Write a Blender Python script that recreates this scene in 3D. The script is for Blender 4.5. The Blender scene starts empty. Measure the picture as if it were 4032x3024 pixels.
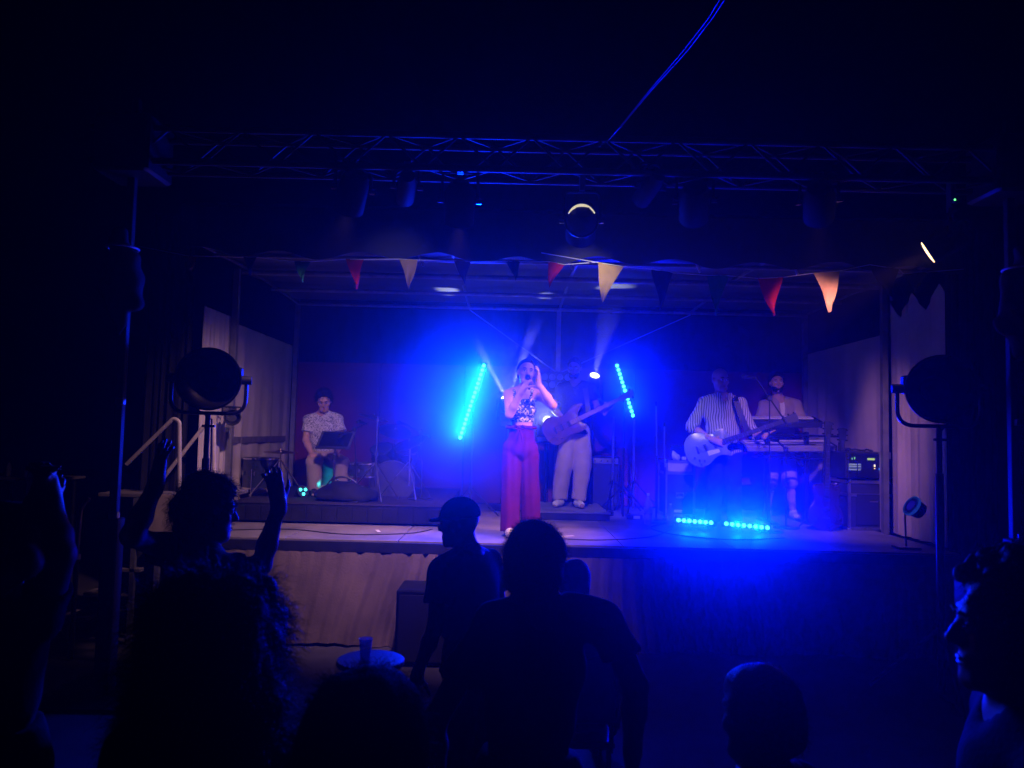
import bpy, math, random
import numpy as np
from mathutils import Vector, Matrix

# ------------------------------------------------------------------ camera, world, exposure
SC = bpy.context.scene
COL = SC.collection
FPX, CX, CY = 2990.0, 2016.0, 1512.0
PITCH, ROLL = math.radians(3.6), math.radians(1.35)
CAM = Vector((0.0, 0.0, 1.9))
F0 = Vector((0, math.cos(PITCH), math.sin(PITCH)))
U0 = Vector((0, -math.sin(PITCH), math.cos(PITCH)))
R0 = Vector((1, 0, 0))
CR = R0 * math.cos(ROLL) + U0 * math.sin(ROLL)
CU = U0 * math.cos(ROLL) - R0 * math.sin(ROLL)
cam_data = bpy.data.cameras.new('camera')
cam = bpy.data.objects.new('camera', cam_data)
COL.objects.link(cam)
cam_data.sensor_width = 36.0
cam_data.lens = 36.0 * FPX / 4032.0
cam_data.clip_start, cam_data.clip_end = 0.05, 500.0
m3 = Matrix((CR, CU, -F0)).transposed()
cam.matrix_world = Matrix.Translation(CAM) @ m3.to_4x4()
SC.camera = cam
cam_data.dof.use_dof = True
cam_data.dof.focus_distance = 7.8
cam_data.dof.aperture_fstop = 5.0

world = bpy.data.worlds.new('World')
SC.world = world
world.use_nodes = True
wn = world.node_tree
bgn = wn.nodes['Background']
skyn = wn.nodes.new('ShaderNodeTexSky')
skyn.sky_type = 'NISHITA'
skyn.sun_disc = False
skyn.sun_elevation = math.radians(-8)
skyn.sun_rotation = math.radians(200)
wn.links.new(skyn.outputs[0], bgn.inputs[0])
bgn.inputs[1].default_value = 0.05
world.cycles.sampling_method = 'NONE'

SC.view_settings.view_transform = 'Standard'
SC.view_settings.look = 'None'
SC.view_settings.exposure = 0.0
SC.view_settings.gamma = 1.0
SC.view_settings.use_curve_mapping = False
cy = SC.cycles
cy.use_denoising = True
try:
    cy.denoiser = 'OPENIMAGEDENOISE'
    cy.denoising_input_passes = 'RGB_ALBEDO_NORMAL'
except Exception:
    pass
cy.max_bounces = 4
cy.diffuse_bounces = 2
cy.glossy_bounces = 2
cy.transmission_bounces = 4
cy.volume_bounces = 0
cy.transparent_max_bounces = 6
cy.caustics_reflective = False
cy.caustics_refractive = False
cy.sample_clamp_indirect = 4.0
cy.use_light_tree = True

ZS = 0.92          # height of the stage floor above the ground


def P(px, py, Y):
    """point in the place that the photograph shows at pixel (px, py), Y metres in front of the viewer"""
    d = F0 + CR * ((px - CX) / FPX) + CU * ((CY - py) / FPX)
    return CAM + d * (Y / d.y)


def PZ(px, py, z):
    """point at height z on the sight line of a pixel"""
    d = F0 + CR * ((px - CX) / FPX) + CU * ((CY - py) / FPX)
    return CAM + d * ((z - CAM.z) / d.z)


# ------------------------------------------------------------------ object helpers
ORG = {}


def tag(o, label=None, cat=None, group=None, kind=None):
    if label: o['label'] = label
    if cat: o['category'] = cat
    if group: o['group'] = group
    if kind: o['kind'] = kind
    return o


def empty(name, loc, label=None, cat=None, group=None):
    o = bpy.data.objects.new(name, None)
    o.empty_display_size = 0.1
    COL.objects.link(o)
    o.location = loc
    ORG[o.name] = Vector(loc)
    return tag(o, label, cat, group)


def link_mesh(name, me, mat, parent=None, origin=None):
    o = bpy.data.objects.new(name, me)
    COL.objects.link(o)
    if mat is not None and len(me.materials) == 0:
        me.materials.append(mat)
    if parent is not None:
        o.parent = parent
        ORG[o.name] = ORG[parent.name]
    else:
        ORG[o.name] = Vector(origin) if origin is not None else Vector((0, 0, 0))
        o.location = ORG[o.name]
    return o


def copy_tree(o, parent=None, offset=None):
    c = o.copy()
    COL.objects.link(c)
    c.parent = parent
    ORG[c.name] = ORG[o.name] + (offset or Vector((0, 0, 0)))
    if parent is None and offset is not None:
        c.location = o.location + offset
    for ch in [x for x in bpy.data.objects if x.parent == o]:
        copy_tree(ch, c, offset)
    return c


def frame_from(d, up=Vector((0, 0, 1))):
    z = Vector(d).normalized()
    x = up.cross(z)
    if x.length < 1e-4:
        x = Vector((1, 0, 0))
    x.normalize()
    return x, z.cross(x), z


class MB:
    """collects shapes in world coordinates; build() links them as one mesh object"""

    def __init__(s):
        s.v, s.f = [], []

    def add(s, vs, fs):
        n = len(s.v)
        s.v += [tuple(v) for v in vs]
        s.f += [tuple(i + n for i in f) for f in fs]
        return s

    def box(s, c, size, ax=None, taper=1.0):
        c = Vector(c)
        x, y, z = ax or (Vector((1, 0, 0)), Vector((0, 1, 0)), Vector((0, 0, 1)))
        hx, hy, hz = size[0] / 2, size[1] / 2, size[2] / 2
        vs = []
        for k in (-1, 1):
            t = 1.0 if k < 0 else taper
            for a, b in ((-1, -1), (1, -1), (1, 1), (-1, 1)):
                vs.append(c + x * a * hx * t + y * b * hy * t + z * k * hz)
        s.add(vs, [(3, 2, 1, 0), (4, 5, 6, 7), (0, 1, 5, 4), (1, 2, 6, 5), (2, 3, 7, 6), (3, 0, 4, 7)])
        return s

    def bbox(s, c, size, b=0.01, ax=None):
        """box with chamfered edges"""
        c = Vector(c)
        x, y, z = ax or (Vector((1, 0, 0)), Vector((0, 1, 0)), Vector((0, 0, 1)))
        hx, hy, hz = size[0] / 2, size[1] / 2, size[2] / 2
        b = min(b, hx * .9, hy * .9, hz * .9)
        rings = [(-hz, b), (-hz + b, 0), (hz - b, 0), (hz, b)]
        vs, fs = [], []
        for (zz, i) in rings:
            X, Y = hx - i, hy - i
            for (a, d) in ((-X + b, -Y), (X - b, -Y), (X, -Y + b), (X, Y - b), (X - b, Y), (-X + b, Y), (-X, Y - b), (-X, -Y + b)):
                vs.append(c + x * a + y * d + z * zz)
        for r in range(3):
            for i in range(8):
                j = (i + 1) % 8
                fs.append((r * 8 + i, r * 8 + j, r * 8 + 8 + j, r * 8 + 8 + i))
        fs.append(tuple(reversed(range(8))))
        fs.append(tuple(range(24, 32)))
        s.add(vs, fs)
        return s

    def cyl(s, p0, p1, r0, r1=None, n=12, cap=True):
        p0, p1 = Vector(p0), Vector(p1)
        r1 = r0 if r1 is None else r1
        x, y, z = frame_from(p1 - p0)
        vs = []
        for p, r in ((p0, r0), (p1, r1)):
            for i in range(n):
                a = 2 * math.pi * i / n
                vs.append(p + x * (r * math.cos(a)) + y * (r * math.sin(a)))
        fs = [(i, (i + 1) % n, n + (i + 1) % n, n + i) for i in range(n)]
        if cap:
            fs += [tuple(reversed(range(n))), tuple(range(n, 2 * n))]
        s.add(vs, fs)
        return s

    def tube(s, pts, r, n=8, closed=False):
        pts = [Vector(p) for p in pts]
        rs = r if isinstance(r, (list, tuple)) else [r] * len(pts)
        m = len(pts)
        vs, fs = [], []
        up = Vector((0, 0, 1))
        d0 = (pts[1] - pts[0]).normalized()
        x = up.cross(d0)
        if x.length < 0.1:
            x = Vector((1, 0, 0)).cross(d0)
        x.normalize()
        for i in range(m):
            if closed:
                d = (pts[(i + 1) % m] - pts[i - 1]).normalized()
            else:
                d = (pts[min(i + 1, m - 1)] - pts[max(i - 1, 0)]).normalized()
            x = (x - d * x.dot(d)).normalized()
            y = d.cross(x)
            for k in range(n):
                a = 2 * math.pi * k / n
                vs.append(pts[i] + (x * math.cos(a) + y * math.sin(a)) * rs[i])
        for i in range(m if closed else m - 1):
            j = (i + 1) % m
            for k in range(n):
                l = (k + 1) % n
                fs.append((i * n + k, i * n + l, j * n + l, j * n + k))
        if not closed:
            fs += [tuple(reversed(range(n))), tuple(range((m - 1) * n, m * n))]
        s.add(vs, fs)
        return s

    def lathe(s, o, d, prof, n=24, caps=True):
        """prof: (distance along d, radius)"""
        o = Vector(o)
        x, y, z = frame_from(d)
        vs, fs = [], []
        for (h, r) in prof:
            for i in range(n):
                a = 2 * math.pi * i / n
                vs.append(o + z * h + (x * math.cos(a) + y * math.sin(a)) * r)
        for k in range(len(prof) - 1):
            for i in range(n):
                j = (i + 1) % n
                fs.append((k * n + i, k * n + j, k * n + n + j, k * n + n + i))
        if caps:
            fs += [tuple(reversed(range(n))), tuple(range((len(prof) - 1) * n, len(prof) * n))]
        s.add(vs, fs)
        return s

    def prism(s, outline, c, ax, ay, az, t):
        """2-D outline in (ax, ay), thickness t along az, centred on c"""
        c = Vector(c)
        n = len(outline)
        vs = [c + ax * a + ay * b - az * (t / 2) for a, b in outline] + [c + ax * a + ay * b + az * (t / 2) for a, b in outline]
        fs = [(i, (i + 1) % n, n + (i + 1) % n, n + i) for i in range(n)]
        fs += [tuple(reversed(range(n))), tuple(range(n, 2 * n))]
        s.add(vs, fs)
        return s

    def ball(s, c, r, n=12, sc=(1, 1, 1), ax=None):
        c = Vector(c)
        x, y, z = ax or (Vector((1, 0, 0)), Vector((0, 1, 0)), Vector((0, 0, 1)))
        vs, fs = [], []
        m = max(5, n // 2)
        for i in range(m + 1):
            th = math.pi * i / m
            for k in range(n):
                a = 2 * math.pi * k / n
                vs.append(c + x * (r * sc[0] * math.sin(th) * math.cos(a)) + y * (r * sc[1] * math.sin(th) * math.sin(a)) + z * (r * sc[2] * math.cos(th)))
        for i in range(m):
            for k in range(n):
                l = (k + 1) % n
                fs.append((i * n + k, (i + 1) * n + k, (i + 1) * n + l, i * n + l))
        s.add(vs, fs)
        return s

    def build(s, name, mat, parent=None, origin=None, smooth=30):
        org = ORG[parent.name] if parent is not None else Vector(origin if origin is not None else (0, 0, 0))
        me = bpy.data.meshes.new(name)
        me.from_pydata([(v[0] - org.x, v[1] - org.y, v[2] - org.z) for v in s.v], [], s.f)
        me.validate()
        if smooth:
            me.polygons.foreach_set('use_smooth', [True] * len(me.polygons))
            try:
                me.set_sharp_from_angle(angle=math.radians(smooth))
            except Exception:
                pass
        me.update()
        return link_mesh(name, me, mat, parent, origin)


def arc(p0, p1, sag, n=12):
    p0, p1 = Vector(p0), Vector(p1)
    out = []
    for i in range(n + 1):
        t = i / n
        q = p0.lerp(p1, t)
        q.z -= sag * 4 * t * (1 - t)
        out.append(q)
    return out


def bend(pts, r=0.08, n=5):
    """round the corners of a polyline"""
    pts = [Vector(p) for p in pts]
    out = [pts[0]]
    for i in range(1, len(pts) - 1):
        a, b, c = pts[i - 1], pts[i], pts[i + 1]
        u, w = (a - b), (c - b)
        rr = min(r, u.length * .45, w.length * .45)
        p, q = b + u.normalized() * rr, b + w.normalized() * rr
        for k in range(n + 1):
            t = k / n
            out.append(p * (1 - t) ** 2 + b * 2 * t * (1 - t) + q * t * t)
    out.append(pts[-1])
    return out


# ------------------------------------------------------------------ materials
def mat(name, col, rough=0.6, metal=0.0, var=0.15, scale=6.0, bump=0.0, bscale=60.0, spec=0.5, coat=0.0):
    m = bpy.data.materials.new(name)
    m.use_nodes = True
    nt = m.node_tree
    b = nt.nodes['Principled BSDF']
    b.inputs['Roughness'].default_value = rough
    b.inputs['Metallic'].default_value = metal
    b.inputs['Specular IOR Level'].default_value = spec
    b.inputs['Coat Weight'].default_value = coat
    tc = nt.nodes.new('ShaderNodeTexCoord')
    if var > 0:
        nz = nt.nodes.new('ShaderNodeTexNoise')
        nz.inputs['Scale'].default_value = scale
        nz.inputs['Detail'].default_value = 5
        nt.links.new(tc.outputs['Object'], nz.inputs['Vector'])
        rp = nt.nodes.new('ShaderNodeValToRGB')
        lo = [max(0, c * (1 - var)) for c in col]
        hi = [min(1, c * (1 + var)) for c in col]
        rp.color_ramp.elements[0].position = 0.3
        rp.color_ramp.elements[1].position = 0.7
        rp.color_ramp.elements[0].color = (*lo, 1)
        rp.color_ramp.elements[1].color = (*hi, 1)
        nt.links.new(nz.outputs['Fac'], rp.inputs[0])
        nt.links.new(rp.outputs[0], b.inputs['Base Color'])
    else:
        b.inputs['Base Color'].default_value = (*col, 1)
    if bump > 0:
        nb = nt.nodes.new('ShaderNodeTexNoise')
        nb.inputs['Scale'].default_value = bscale
        nb.inputs['Detail'].default_value = 3
        nt.links.new(tc.outputs['Object'], nb.inputs['Vector'])
        bp = nt.nodes.new('ShaderNodeBump')
        bp.inputs['Strength'].default_value = bump
        bp.inputs['Distance'].default_value = 0.01
        nt.links.new(nb.outputs['Fac'], bp.inputs['Height'])
        nt.links.new(bp.outputs[0], b.inputs['Normal'])
    return m


def emit(name, col, strength):
    m = bpy.data.materials.new(name)
    m.use_nodes = True
    nt = m.node_tree
    b = nt.nodes['Principled BSDF']
    b.inputs['Base Color'].default_value = (0.02, 0.02, 0.02, 1)
    b.inputs['Emission Color'].default_value = (*col, 1)
    b.inputs['Emission Strength'].default_value = strength
    try:
        m.cycles.emission_sampling = 'NONE'
    except Exception:
        pass
    return m


def translucent(name, col, rough=0.8, t=0.35, var=0.15, scale=8.0, bump=0.2, bscale=90):
    m = mat(name, col, rough, 0, var, scale, bump, bscale, 0.2)
    nt = m.node_tree
    b = nt.nodes['Principled BSDF']
    out = nt.nodes['Material Output']
    tr = nt.nodes.new('ShaderNodeBsdfTranslucent')
    mx = nt.nodes.new('ShaderNodeMixShader')
    mx.inputs[0].default_value = t
    src = b.inputs['Base Color'].links[0].from_socket if b.inputs['Base Color'].links else None
    if src:
        nt.links.new(src, tr.inputs[0])
    else:
        tr.inputs[0].default_value = (*col, 1)
    nt.links.new(b.outputs[0], mx.inputs[1])
    nt.links.new(tr.outputs[0], mx.inputs[2])
    nt.links.new(mx.outputs[0], out.inputs[0])
    return m


def glass(name, col=(0.9, 0.95, 1.0), rough=0.05, t=0.7):
    """thin clear plastic or glass: see-through with a glossy skin"""
    m = bpy.data.materials.new(name)
    m.use_nodes = True
    nt = m.node_tree
    b = nt.nodes['Principled BSDF']
    out = nt.nodes['Material Output']
    b.inputs['Base Color'].default_value = (*col, 1)
    b.inputs['Roughness'].default_value = rough
    b.inputs['Specular IOR Level'].default_value = 0.8
    tr = nt.nodes.new('ShaderNodeBsdfTransparent')
    mx = nt.nodes.new('ShaderNodeMixShader')
    mx.inputs[0].default_value = t
    nt.links.new(b.outputs[0], mx.inputs[1])
    nt.links.new(tr.outputs[0], mx.inputs[2])
    nt.links.new(mx.outputs[0], out.inputs[0])
    return m


M = dict(
    asphalt=mat('asphalt', (0.05, 0.048, 0.045), 0.9, 0, 0.35, 3, 0.5, 120),
    deck=mat('stage_deck', (0.20, 0.18, 0.165), 0.62, 0, 0.35, 2.2, 0.35, 25),
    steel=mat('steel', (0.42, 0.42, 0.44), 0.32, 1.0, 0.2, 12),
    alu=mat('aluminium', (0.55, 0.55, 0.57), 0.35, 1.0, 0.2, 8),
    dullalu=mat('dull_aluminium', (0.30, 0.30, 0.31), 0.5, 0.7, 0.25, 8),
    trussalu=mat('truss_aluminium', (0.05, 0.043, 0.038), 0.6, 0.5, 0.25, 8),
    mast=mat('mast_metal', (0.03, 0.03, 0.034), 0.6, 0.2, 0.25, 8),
    parblack=mat('stove_black', (0.010, 0.010, 0.011), 0.75, 0, 0.3, 9, 0, 1, 0.25),
    brass=mat('warm_steel', (0.55, 0.46, 0.34), 0.35, 0.9, 0.2, 9),
    black=mat('black_plastic', (0.018, 0.018, 0.02), 0.45, 0, 0.3, 9, 0.15, 120),
    blackmetal=mat('black_metal', (0.02, 0.02, 0.022), 0.35, 0.5, 0.3, 9),
    blackcloth=mat('black_cloth', (0.013, 0.013, 0.015), 0.95, 0, 0.3, 7, 0.4, 60, 0.1),
    rubber=mat('rubber', (0.012, 0.012, 0.012), 0.8, 0, 0.2, 10),
    cream=translucent('cream_drape', (0.62, 0.56, 0.50), 0.85, 0.2, 0.12, 2.5, 0.25, 70),
    skirt=mat('skirt_cloth', (0.23, 0.175, 0.12), 0.9, 0, 0.25, 3, 0.4, 60, 0.15),
    silver=mat('silver_canvas', (0.12, 0.12, 0.13), 0.6, 0.15, 0.15, 1.5, 0.25, 9),
    canvas=mat('roof_canvas', (0.05, 0.05, 0.06), 0.8, 0, 0.2, 2, 0.25, 30, 0.2),
    red=mat('red_panel', (0.20, 0.035, 0.035), 0.75, 0, 0.25, 2, 0.2, 40, 0.2),
    white=mat('white_plastic', (0.75, 0.74, 0.72), 0.45, 0, 0.08, 8),
    chrome=mat('chrome', (0.75, 0.75, 0.77), 0.14, 1.0, 0.05, 8),
    glass=glass('clear_plastic'),
    led=emit('blue_led', (0.06, 0.62, 1.0), 7.0),
    wood=mat('wood', (0.32, 0.17, 0.08), 0.45, 0, 0.3, 14, 0.1, 40),
)

# ------------------------------------------------------------------ light helpers
def spot(name, loc, target, power, col, angle=60, blend=0.6, parent=None, size=0.03):
    l = bpy.data.lights.new(name, 'SPOT')
    l.energy = power
    l.color = col
    l.spot_size = math.radians(angle)
    l.spot_blend = blend
    l.shadow_soft_size = size
    o = bpy.data.objects.new(name, l)
    COL.objects.link(o)
    loc, target = Vector(loc), Vector(target)
    q = (target - loc).to_track_quat('-Z', 'Y')
    if parent is not None:
        o.parent = parent
        o.location = loc - ORG[parent.name]
    else:
        o.location = loc
    o.rotation_mode = 'QUATERNION'
    o.rotation_quaternion = q
    return o


# ------------------------------------------------------------------ the setting
g = MB()
n = 24
gx = [-30 + 60 * i / n for i in range(n + 1)]
g.add([(x, y - 0, 0.012 * math.sin(x * 1.7) * math.cos(y * 1.3)) for y in gx for x in gx],
      [(j * (n + 1) + i, j * (n + 1) + i + 1, (j + 1) * (n + 1) + i + 1, (j + 1) * (n + 1) + i) for j in range(n) for i in range(n)])
tag(g.build('ground', M['asphalt']), 'dark asphalt ground in front of the stage', kind='structure')

XL, XR, YF, YB = -2.95, 3.98, 6.75, 10.3

# stage: deck of separate plywood panels, dark fascia, gathered skirt
stage = empty('stage', (0.5, YF, 0), 'low stage with plywood deck and gathered brown cloth skirt along its front', 'stage')
fr = MB()
fr.box((0.515, (YF + YB) / 2 + .06, ZS - 0.1), (XR - XL, YB - YF - 0.14, 0.14))
fr.build('frame', M['blackmetal'], stage)
nx, ny = 7, 3
pw, pd = (XR - XL) / nx, (YB - YF) / ny
for j in range(ny):
    for i in range(nx):
        d = MB()
        d.bbox((XL + pw * (i + .5), YF + pd * (j + .5), ZS - 0.0145), (pw - 0.008, pd - 0.008, 0.029), 0.003)
        d.build('deck_panel', M['deck'], stage)
fa = MB()
fa.box((0.515, YF - 0.016, ZS - 0.058), (XR - XL, 0.03, 0.085))
fa.build('fascia', M['black'], stage)


def drape(name, p0, p1, z0, z1, folds, amp, mtl, parent=None, seed=1, top=None, bottom=None, nz=14, gather=0.0, thick=True, per=10):
    """hanging cloth between ground points p0 and p1; folds deepen downward"""
    rnd = random.Random(seed)
    p0, p1 = Vector(p0), Vector(p1)
    d = (p1 - p0)
    L = d.length
    d.normalize()
    nrm = Vector((-d.y, d.x, 0))
    nu = folds * per
    ph = [rnd.uniform(0, 6.28) for _ in range(6)]
    mb = MB()
    vs, fs = [], []
    for side in ((0, 1) if thick else (0,)):
        for k in range(nz + 1):
            v = k / nz
            for i in range(nu + 1):
                u = i / nu
                zt = z1 + (top(u) if top else 0)
                zb = z0 + (bottom(u) if bottom else 0)
                w = u + 0.025 * math.sin(u * 9 + ph[0]) + 0.012 * math.sin(u * 23 + ph[1]) + 0.03 * gather * math.sin(v * 2 + u * 6 + ph[4])
                a = amp * (0.35 + 0.65 * v) * (0.6 + 0.4 * math.sin(u * 17 + ph[2]))
                off = a * math.sin(w * folds * 6.283 + ph[3]) + a * .35 * math.sin(w * folds * 14.7 + ph[5] + v * 1.5)
                q = p0 + d * (L * u) + nrm * (off + side * 0.008)
                vs.append((q.x, q.y, zt + (zb - zt) * v))
    st = (nz + 1) * (nu + 1)
    for side in ((0, 1) if thick else (0,)):
        for k in range(nz):
            for i in range(nu):
                a = side * st + k * (nu + 1) + i
                q = (a, a + 1, a + nu + 2, a + nu + 1)
                fs.append(q if side else q[::-1])
    if thick:
        for i in range(nu):
            a = nz * (nu + 1) + i
            fs.append((a, a + 1, st + a + 1, st + a))
            fs.append((i + 1, i, st + i, st + i + 1))
    mb.add(vs, fs)
    return mb.build(name, mtl, parent, smooth=70)


drape('skirt', (XL + .02, YF - 0.03, 0), (XR - .02, YF - 0.03, 0), 0.02, ZS - 0.104, 52, 0.036, M['skirt'], stage, 3, per=9, thick=False, gather=.35,
      bottom=lambda u: 0.012 * math.sin(u * 40))

# stage house: posts, roof ribs, canopy, valance, back wall, side drapes
house = empty('stage_canopy', (0.5, YF + .1, ZS), 'dark fabric stage canopy with wavy front valance and silver lined roof', 'canopy')
ZR = 3.56
roof = MB()
NX, NY = 40, 24
vs, fs = [], []
for j in range(NY + 1):
    for i in range(NX + 1):
        u, v = i / NX, j / NY
        z = ZR + 0.10 - 0.05 * abs(math.sin(v * math.pi * 3)) + 0.01 * math.sin(u * 31 + v * 11) - 0.02 * abs(math.sin(u * math.pi * 5))
        vs.append((XL - .05 + (XR - XL + .1) * u, YF + .12 + (YB - YF - .1) * v, z))
for j in range(NY):
    for i in range(NX):
        a = j * (NX + 1) + i
        fs.append((a, a + NX + 1, a + NX + 2, a + 1))
roof.add(vs, fs)
roof.build('roof_lining', M['silver'], house, smooth=80)
top = MB()
top.add([(XL - .1, YF + .06, ZR + .36), (XR + .1, YF + .06, ZR + .36), (XR + .1, YB + .1, ZR + .3), (XL - .1, YB + .1, ZR + .3),
         ((XL + XR) / 2, (YF + YB) / 2, ZR + .75)], [(0, 1, 4), (1, 2, 4), (2, 3, 4), (3, 0, 4)])
top.build('roof_canvas', M['canvas'], house)
rndv = random.Random(5)
drape('valance', (XL - .1, YF + .08, 0), (XR + .1, YF + .08, 0), 3.47, 3.90, 22, 0.012, M['canvas'], house, 8, per=10,
      bottom=lambda u: 0.035 * math.sin(u * 62) + 0.012 * math.sin(u * 23 + 1))
for y, r in ((7.35, .022), (8.15, .03), (9.15, .024), (10.2, .022)):
    MB().tube([(XL, y, ZR + .0), (XR, y, ZR + .0)], r, 8).build('roof_beam', M['dullalu'], house)
for x in (XL + .02, -0.6, 0.62, 2.4, XR - .02):
    MB().tube([(x, YF + .12, ZR + .012), (x, 8.4, ZR + .06), (x, YB - .05, ZR + .012)], .018, 8).build('roof_rib', M['dullalu'], house)
for x, y in ((XL, 8.0), (XR, 8.1), (XL, YB), (XR, YB), (0.62, YB)):
    MB().box((x, y, (ZS + ZR) / 2), (.06, .06, ZR - ZS)).build('post', M['dullalu'], house)
for a, b in (((-0.6, 10.22, ZR - .02), (0.62, 10.22, 2.7)), ((0.62, 10.22, 2.7), (2.4, 10.22, ZR - .02))):
    MB().tube([a, b], .008, 6).build('brace', M['steel'], house)
for x in (-.95, .5, 1.75, 2.7):
    a = P(0, 0, 7)
    MB().tube([(x, 7.3, ZR + .06), (x + .06, 7.32, ZR - .07)], .012, 6).build('strap', M['white'], house)

# back wall: dark upper cloth above red lower panels
bw = empty('backdrop', (0.5, YB + .08, ZS), 'black cloth backdrop above a row of dark red panels behind the band', 'backdrop')
drape('upper_cloth', (XL, YB + .1, 0), (XR, YB + .1, 0), 2.72, ZR + .1, 26, 0.02, M['blackcloth'], bw, 11, per=6)
npan = 6
for i in range(npan):
    w = (XR - XL) / npan
    MB().bbox((XL + w * (i + .5), YB + .05, (ZS + 2.78) / 2 + .01), (w - .012, .03, 2.78 - ZS), .004).build('panel', M['red'], bw)

for sx, x, lab in ((-1, XL - .05, 'pale side curtain beside the drummer, tied back at its foot'),
                   (1, XR + .05, 'pale side curtain behind the stacked rack cases, gathered into peaks at the top')):
    cur = empty('side_curtain', (x, 8.4, ZS), lab, 'curtain')
    drape('rear_cloth', (x, 8.12, 0), (x, YB, 0), ZS + .02, 3.05 if sx > 0 else 3.0, 5, 0.018, M['cream'], cur, 21 + sx, per=12)
    y0 = 7.0 if sx > 0 else 7.3
    drape('front_cloth', (x, y0, 0), (x, 8.06, 0), ZS + .02, 3.3 if sx > 0 else 3.05, 6, 0.035, M['cream'], cur, 31 + sx, per=14,
          top=(lambda u: 0.22 * (1 - abs(((u * 2.2 + .25) % 1.0) * 2 - 1)) - .12) if sx > 0 else None)
    MB().box((x, 9.1, ZS + .82), (.03, 2.0, .07)).build('rail', M['dullalu'], cur)

# black masking curtains either side of the opening
for x0, x1, lab in ((P(560, 1300, 6.9).x, XL - .02, 'black masking curtain hanging beside the stair handrails'),
                    (XR + .02, P(3945, 1300, 6.9).x, 'black masking curtain between pale curtain and the far tower')):
    mc = drape('masking_curtain', (x0, 6.98, 0), (x1, 6.98, 0), .05, 3.85, 6, 0.03, M['blackcloth'], None, int(x0 * 10) + 50, per=8)
    tag(mc, lab, 'curtain', 'black masking curtains')

# ------------------------------------------------------------------ blue LED bars
BLUE = (0.0, 0.004, 1.0)


def led_bar(a, b, n, label, power, aim, stand=None, nl=3, off=(), lens_r=0.021, angle=100, col=BLUE):
    a, b = Vector(a), Vector(b)
    root = empty('led_bar', (a if a.z < b.z else b), label, 'light bar', 'blue LED light bars on the stage')
    d = (b - a).normalized()
    fwd = (aim - (a + b) / 2).normalized()
    side = d.cross(fwd).normalized()
    fwd = side.cross(d).normalized()
    ln = (b - a).length
    MB().bbox((a + b) / 2 - fwd * .035, (ln + .08, .062, .06), .006, (d, side, fwd)).build('housing', M['blackmetal'], root)
    for k in range(n):
        c = a.lerp(b, k / (n - 1))
        MB().lathe(c - fwd * .004, fwd, [(0, lens_r), (.008, lens_r), (.014, lens_r * .75), (.016, .002)], 10).build('led_lens', M['led'], root)
    if stand is not None:
        m = (a + b) / 2 - fwd * .07
        MB().cyl((m.x, m.y + .03, stand), (m.x, m.y + .03, m.z), .016).build('stand', M['blackmetal'], root)
        f = MB()
        for k in range(3):
            t = 2.1 * k + .4
            f.tube([(m.x, m.y + .03, stand + .35), (m.x + .35 * math.cos(t), m.y + .03 + .3 * math.sin(t), stand + .012)], .011, 6)
        f.build('tripod', M['blackmetal'], root)
    for k in range(nl):
        c = a.lerp(b, (k + .5) / nl) + fwd * .03
        spot('led_light', c, c + fwd, power / nl, col, angle, 1.0, root, .03)
    return root


RZ = ZS + .2      # drum riser top
led_bar(P(1812, 1722, 8.6), P(1905, 1440, 8.6), 17, 'long tilted blue LED bar left of the singer, glowing cyan', 2300,
        Vector((-1.3, 0, 1.6)), ZS, nl=6, col=(0.0, 0.016, 1.0))
led_bar(P(2492, 1636, 9.3), P(2430, 1440, 9.3), 13, 'tilted blue LED bar crossed by the bass guitar headstock', 800,
        Vector((.5, 0, 1.9)), ZS)
led_bar(P(2672, 2048, 8.0), P(2800, 2058, 7.95), 7, 'blue LED bar lying on the stage floor next to the small bottle', 950,
        P(2700, 1750, 3.0), None, 2, angle=100)
led_bar(P(2860, 2062, 7.85), P(3022, 2078, 7.8), 8, 'blue LED bar lying on the stage floor in front of the keyboards', 1250,
        P(2900, 1750, 3.0), None, 2, angle=100)

# ------------------------------------------------------------------ white moving head beams at the back
MHL = emit('white_lens', (0.85, 0.9, 1.0), 12.0)


def moving_head(c, aim, label, power, angle, base_z, lens=MHL, blend=0.8, col=(.80, .86, 1.0)):
    c, aim = Vector(c), Vector(aim)
    root = empty('moving_head', (c.x, c.y, base_z), label, 'stage light', 'white moving head lamps behind the band')
    d = (aim - c).normalized()
    MB().bbox((c.x, c.y, c.z - .24), (.26, .2, .1), .02).build('base', M['black'], root)
    for s in (-1, 1):
        MB().bbox((c.x + s * .13, c.y, c.z - .09), (.03, .09, .24), .01).build('yoke_arm', M['black'], root)
    MB().lathe(c - d * .16, d, [(0, .05), (.03, .09), (.16, .095), (.27, .075), (.29, .075)], 16).build('head', M['black'], root)
    MB().lathe(c + d * .128, d, [(0, .06), (.006, .06), (.012, .04)], 16).build('lens', lens, root)
    if c.z - .3 > base_z + .05:
        MB().cyl((c.x, c.y, base_z), (c.x, c.y, c.z - .28), .02).build('stand', M['blackmetal'], root)
        MB().bbox((c.x, c.y, base_z + .012), (.42, .42, .022), .006).build('floor_plate', M['blackmetal'], root)
    spot('beam', c + d * .16, c + d * 2, power, col, angle, blend, root, .02)
    return root


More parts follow.
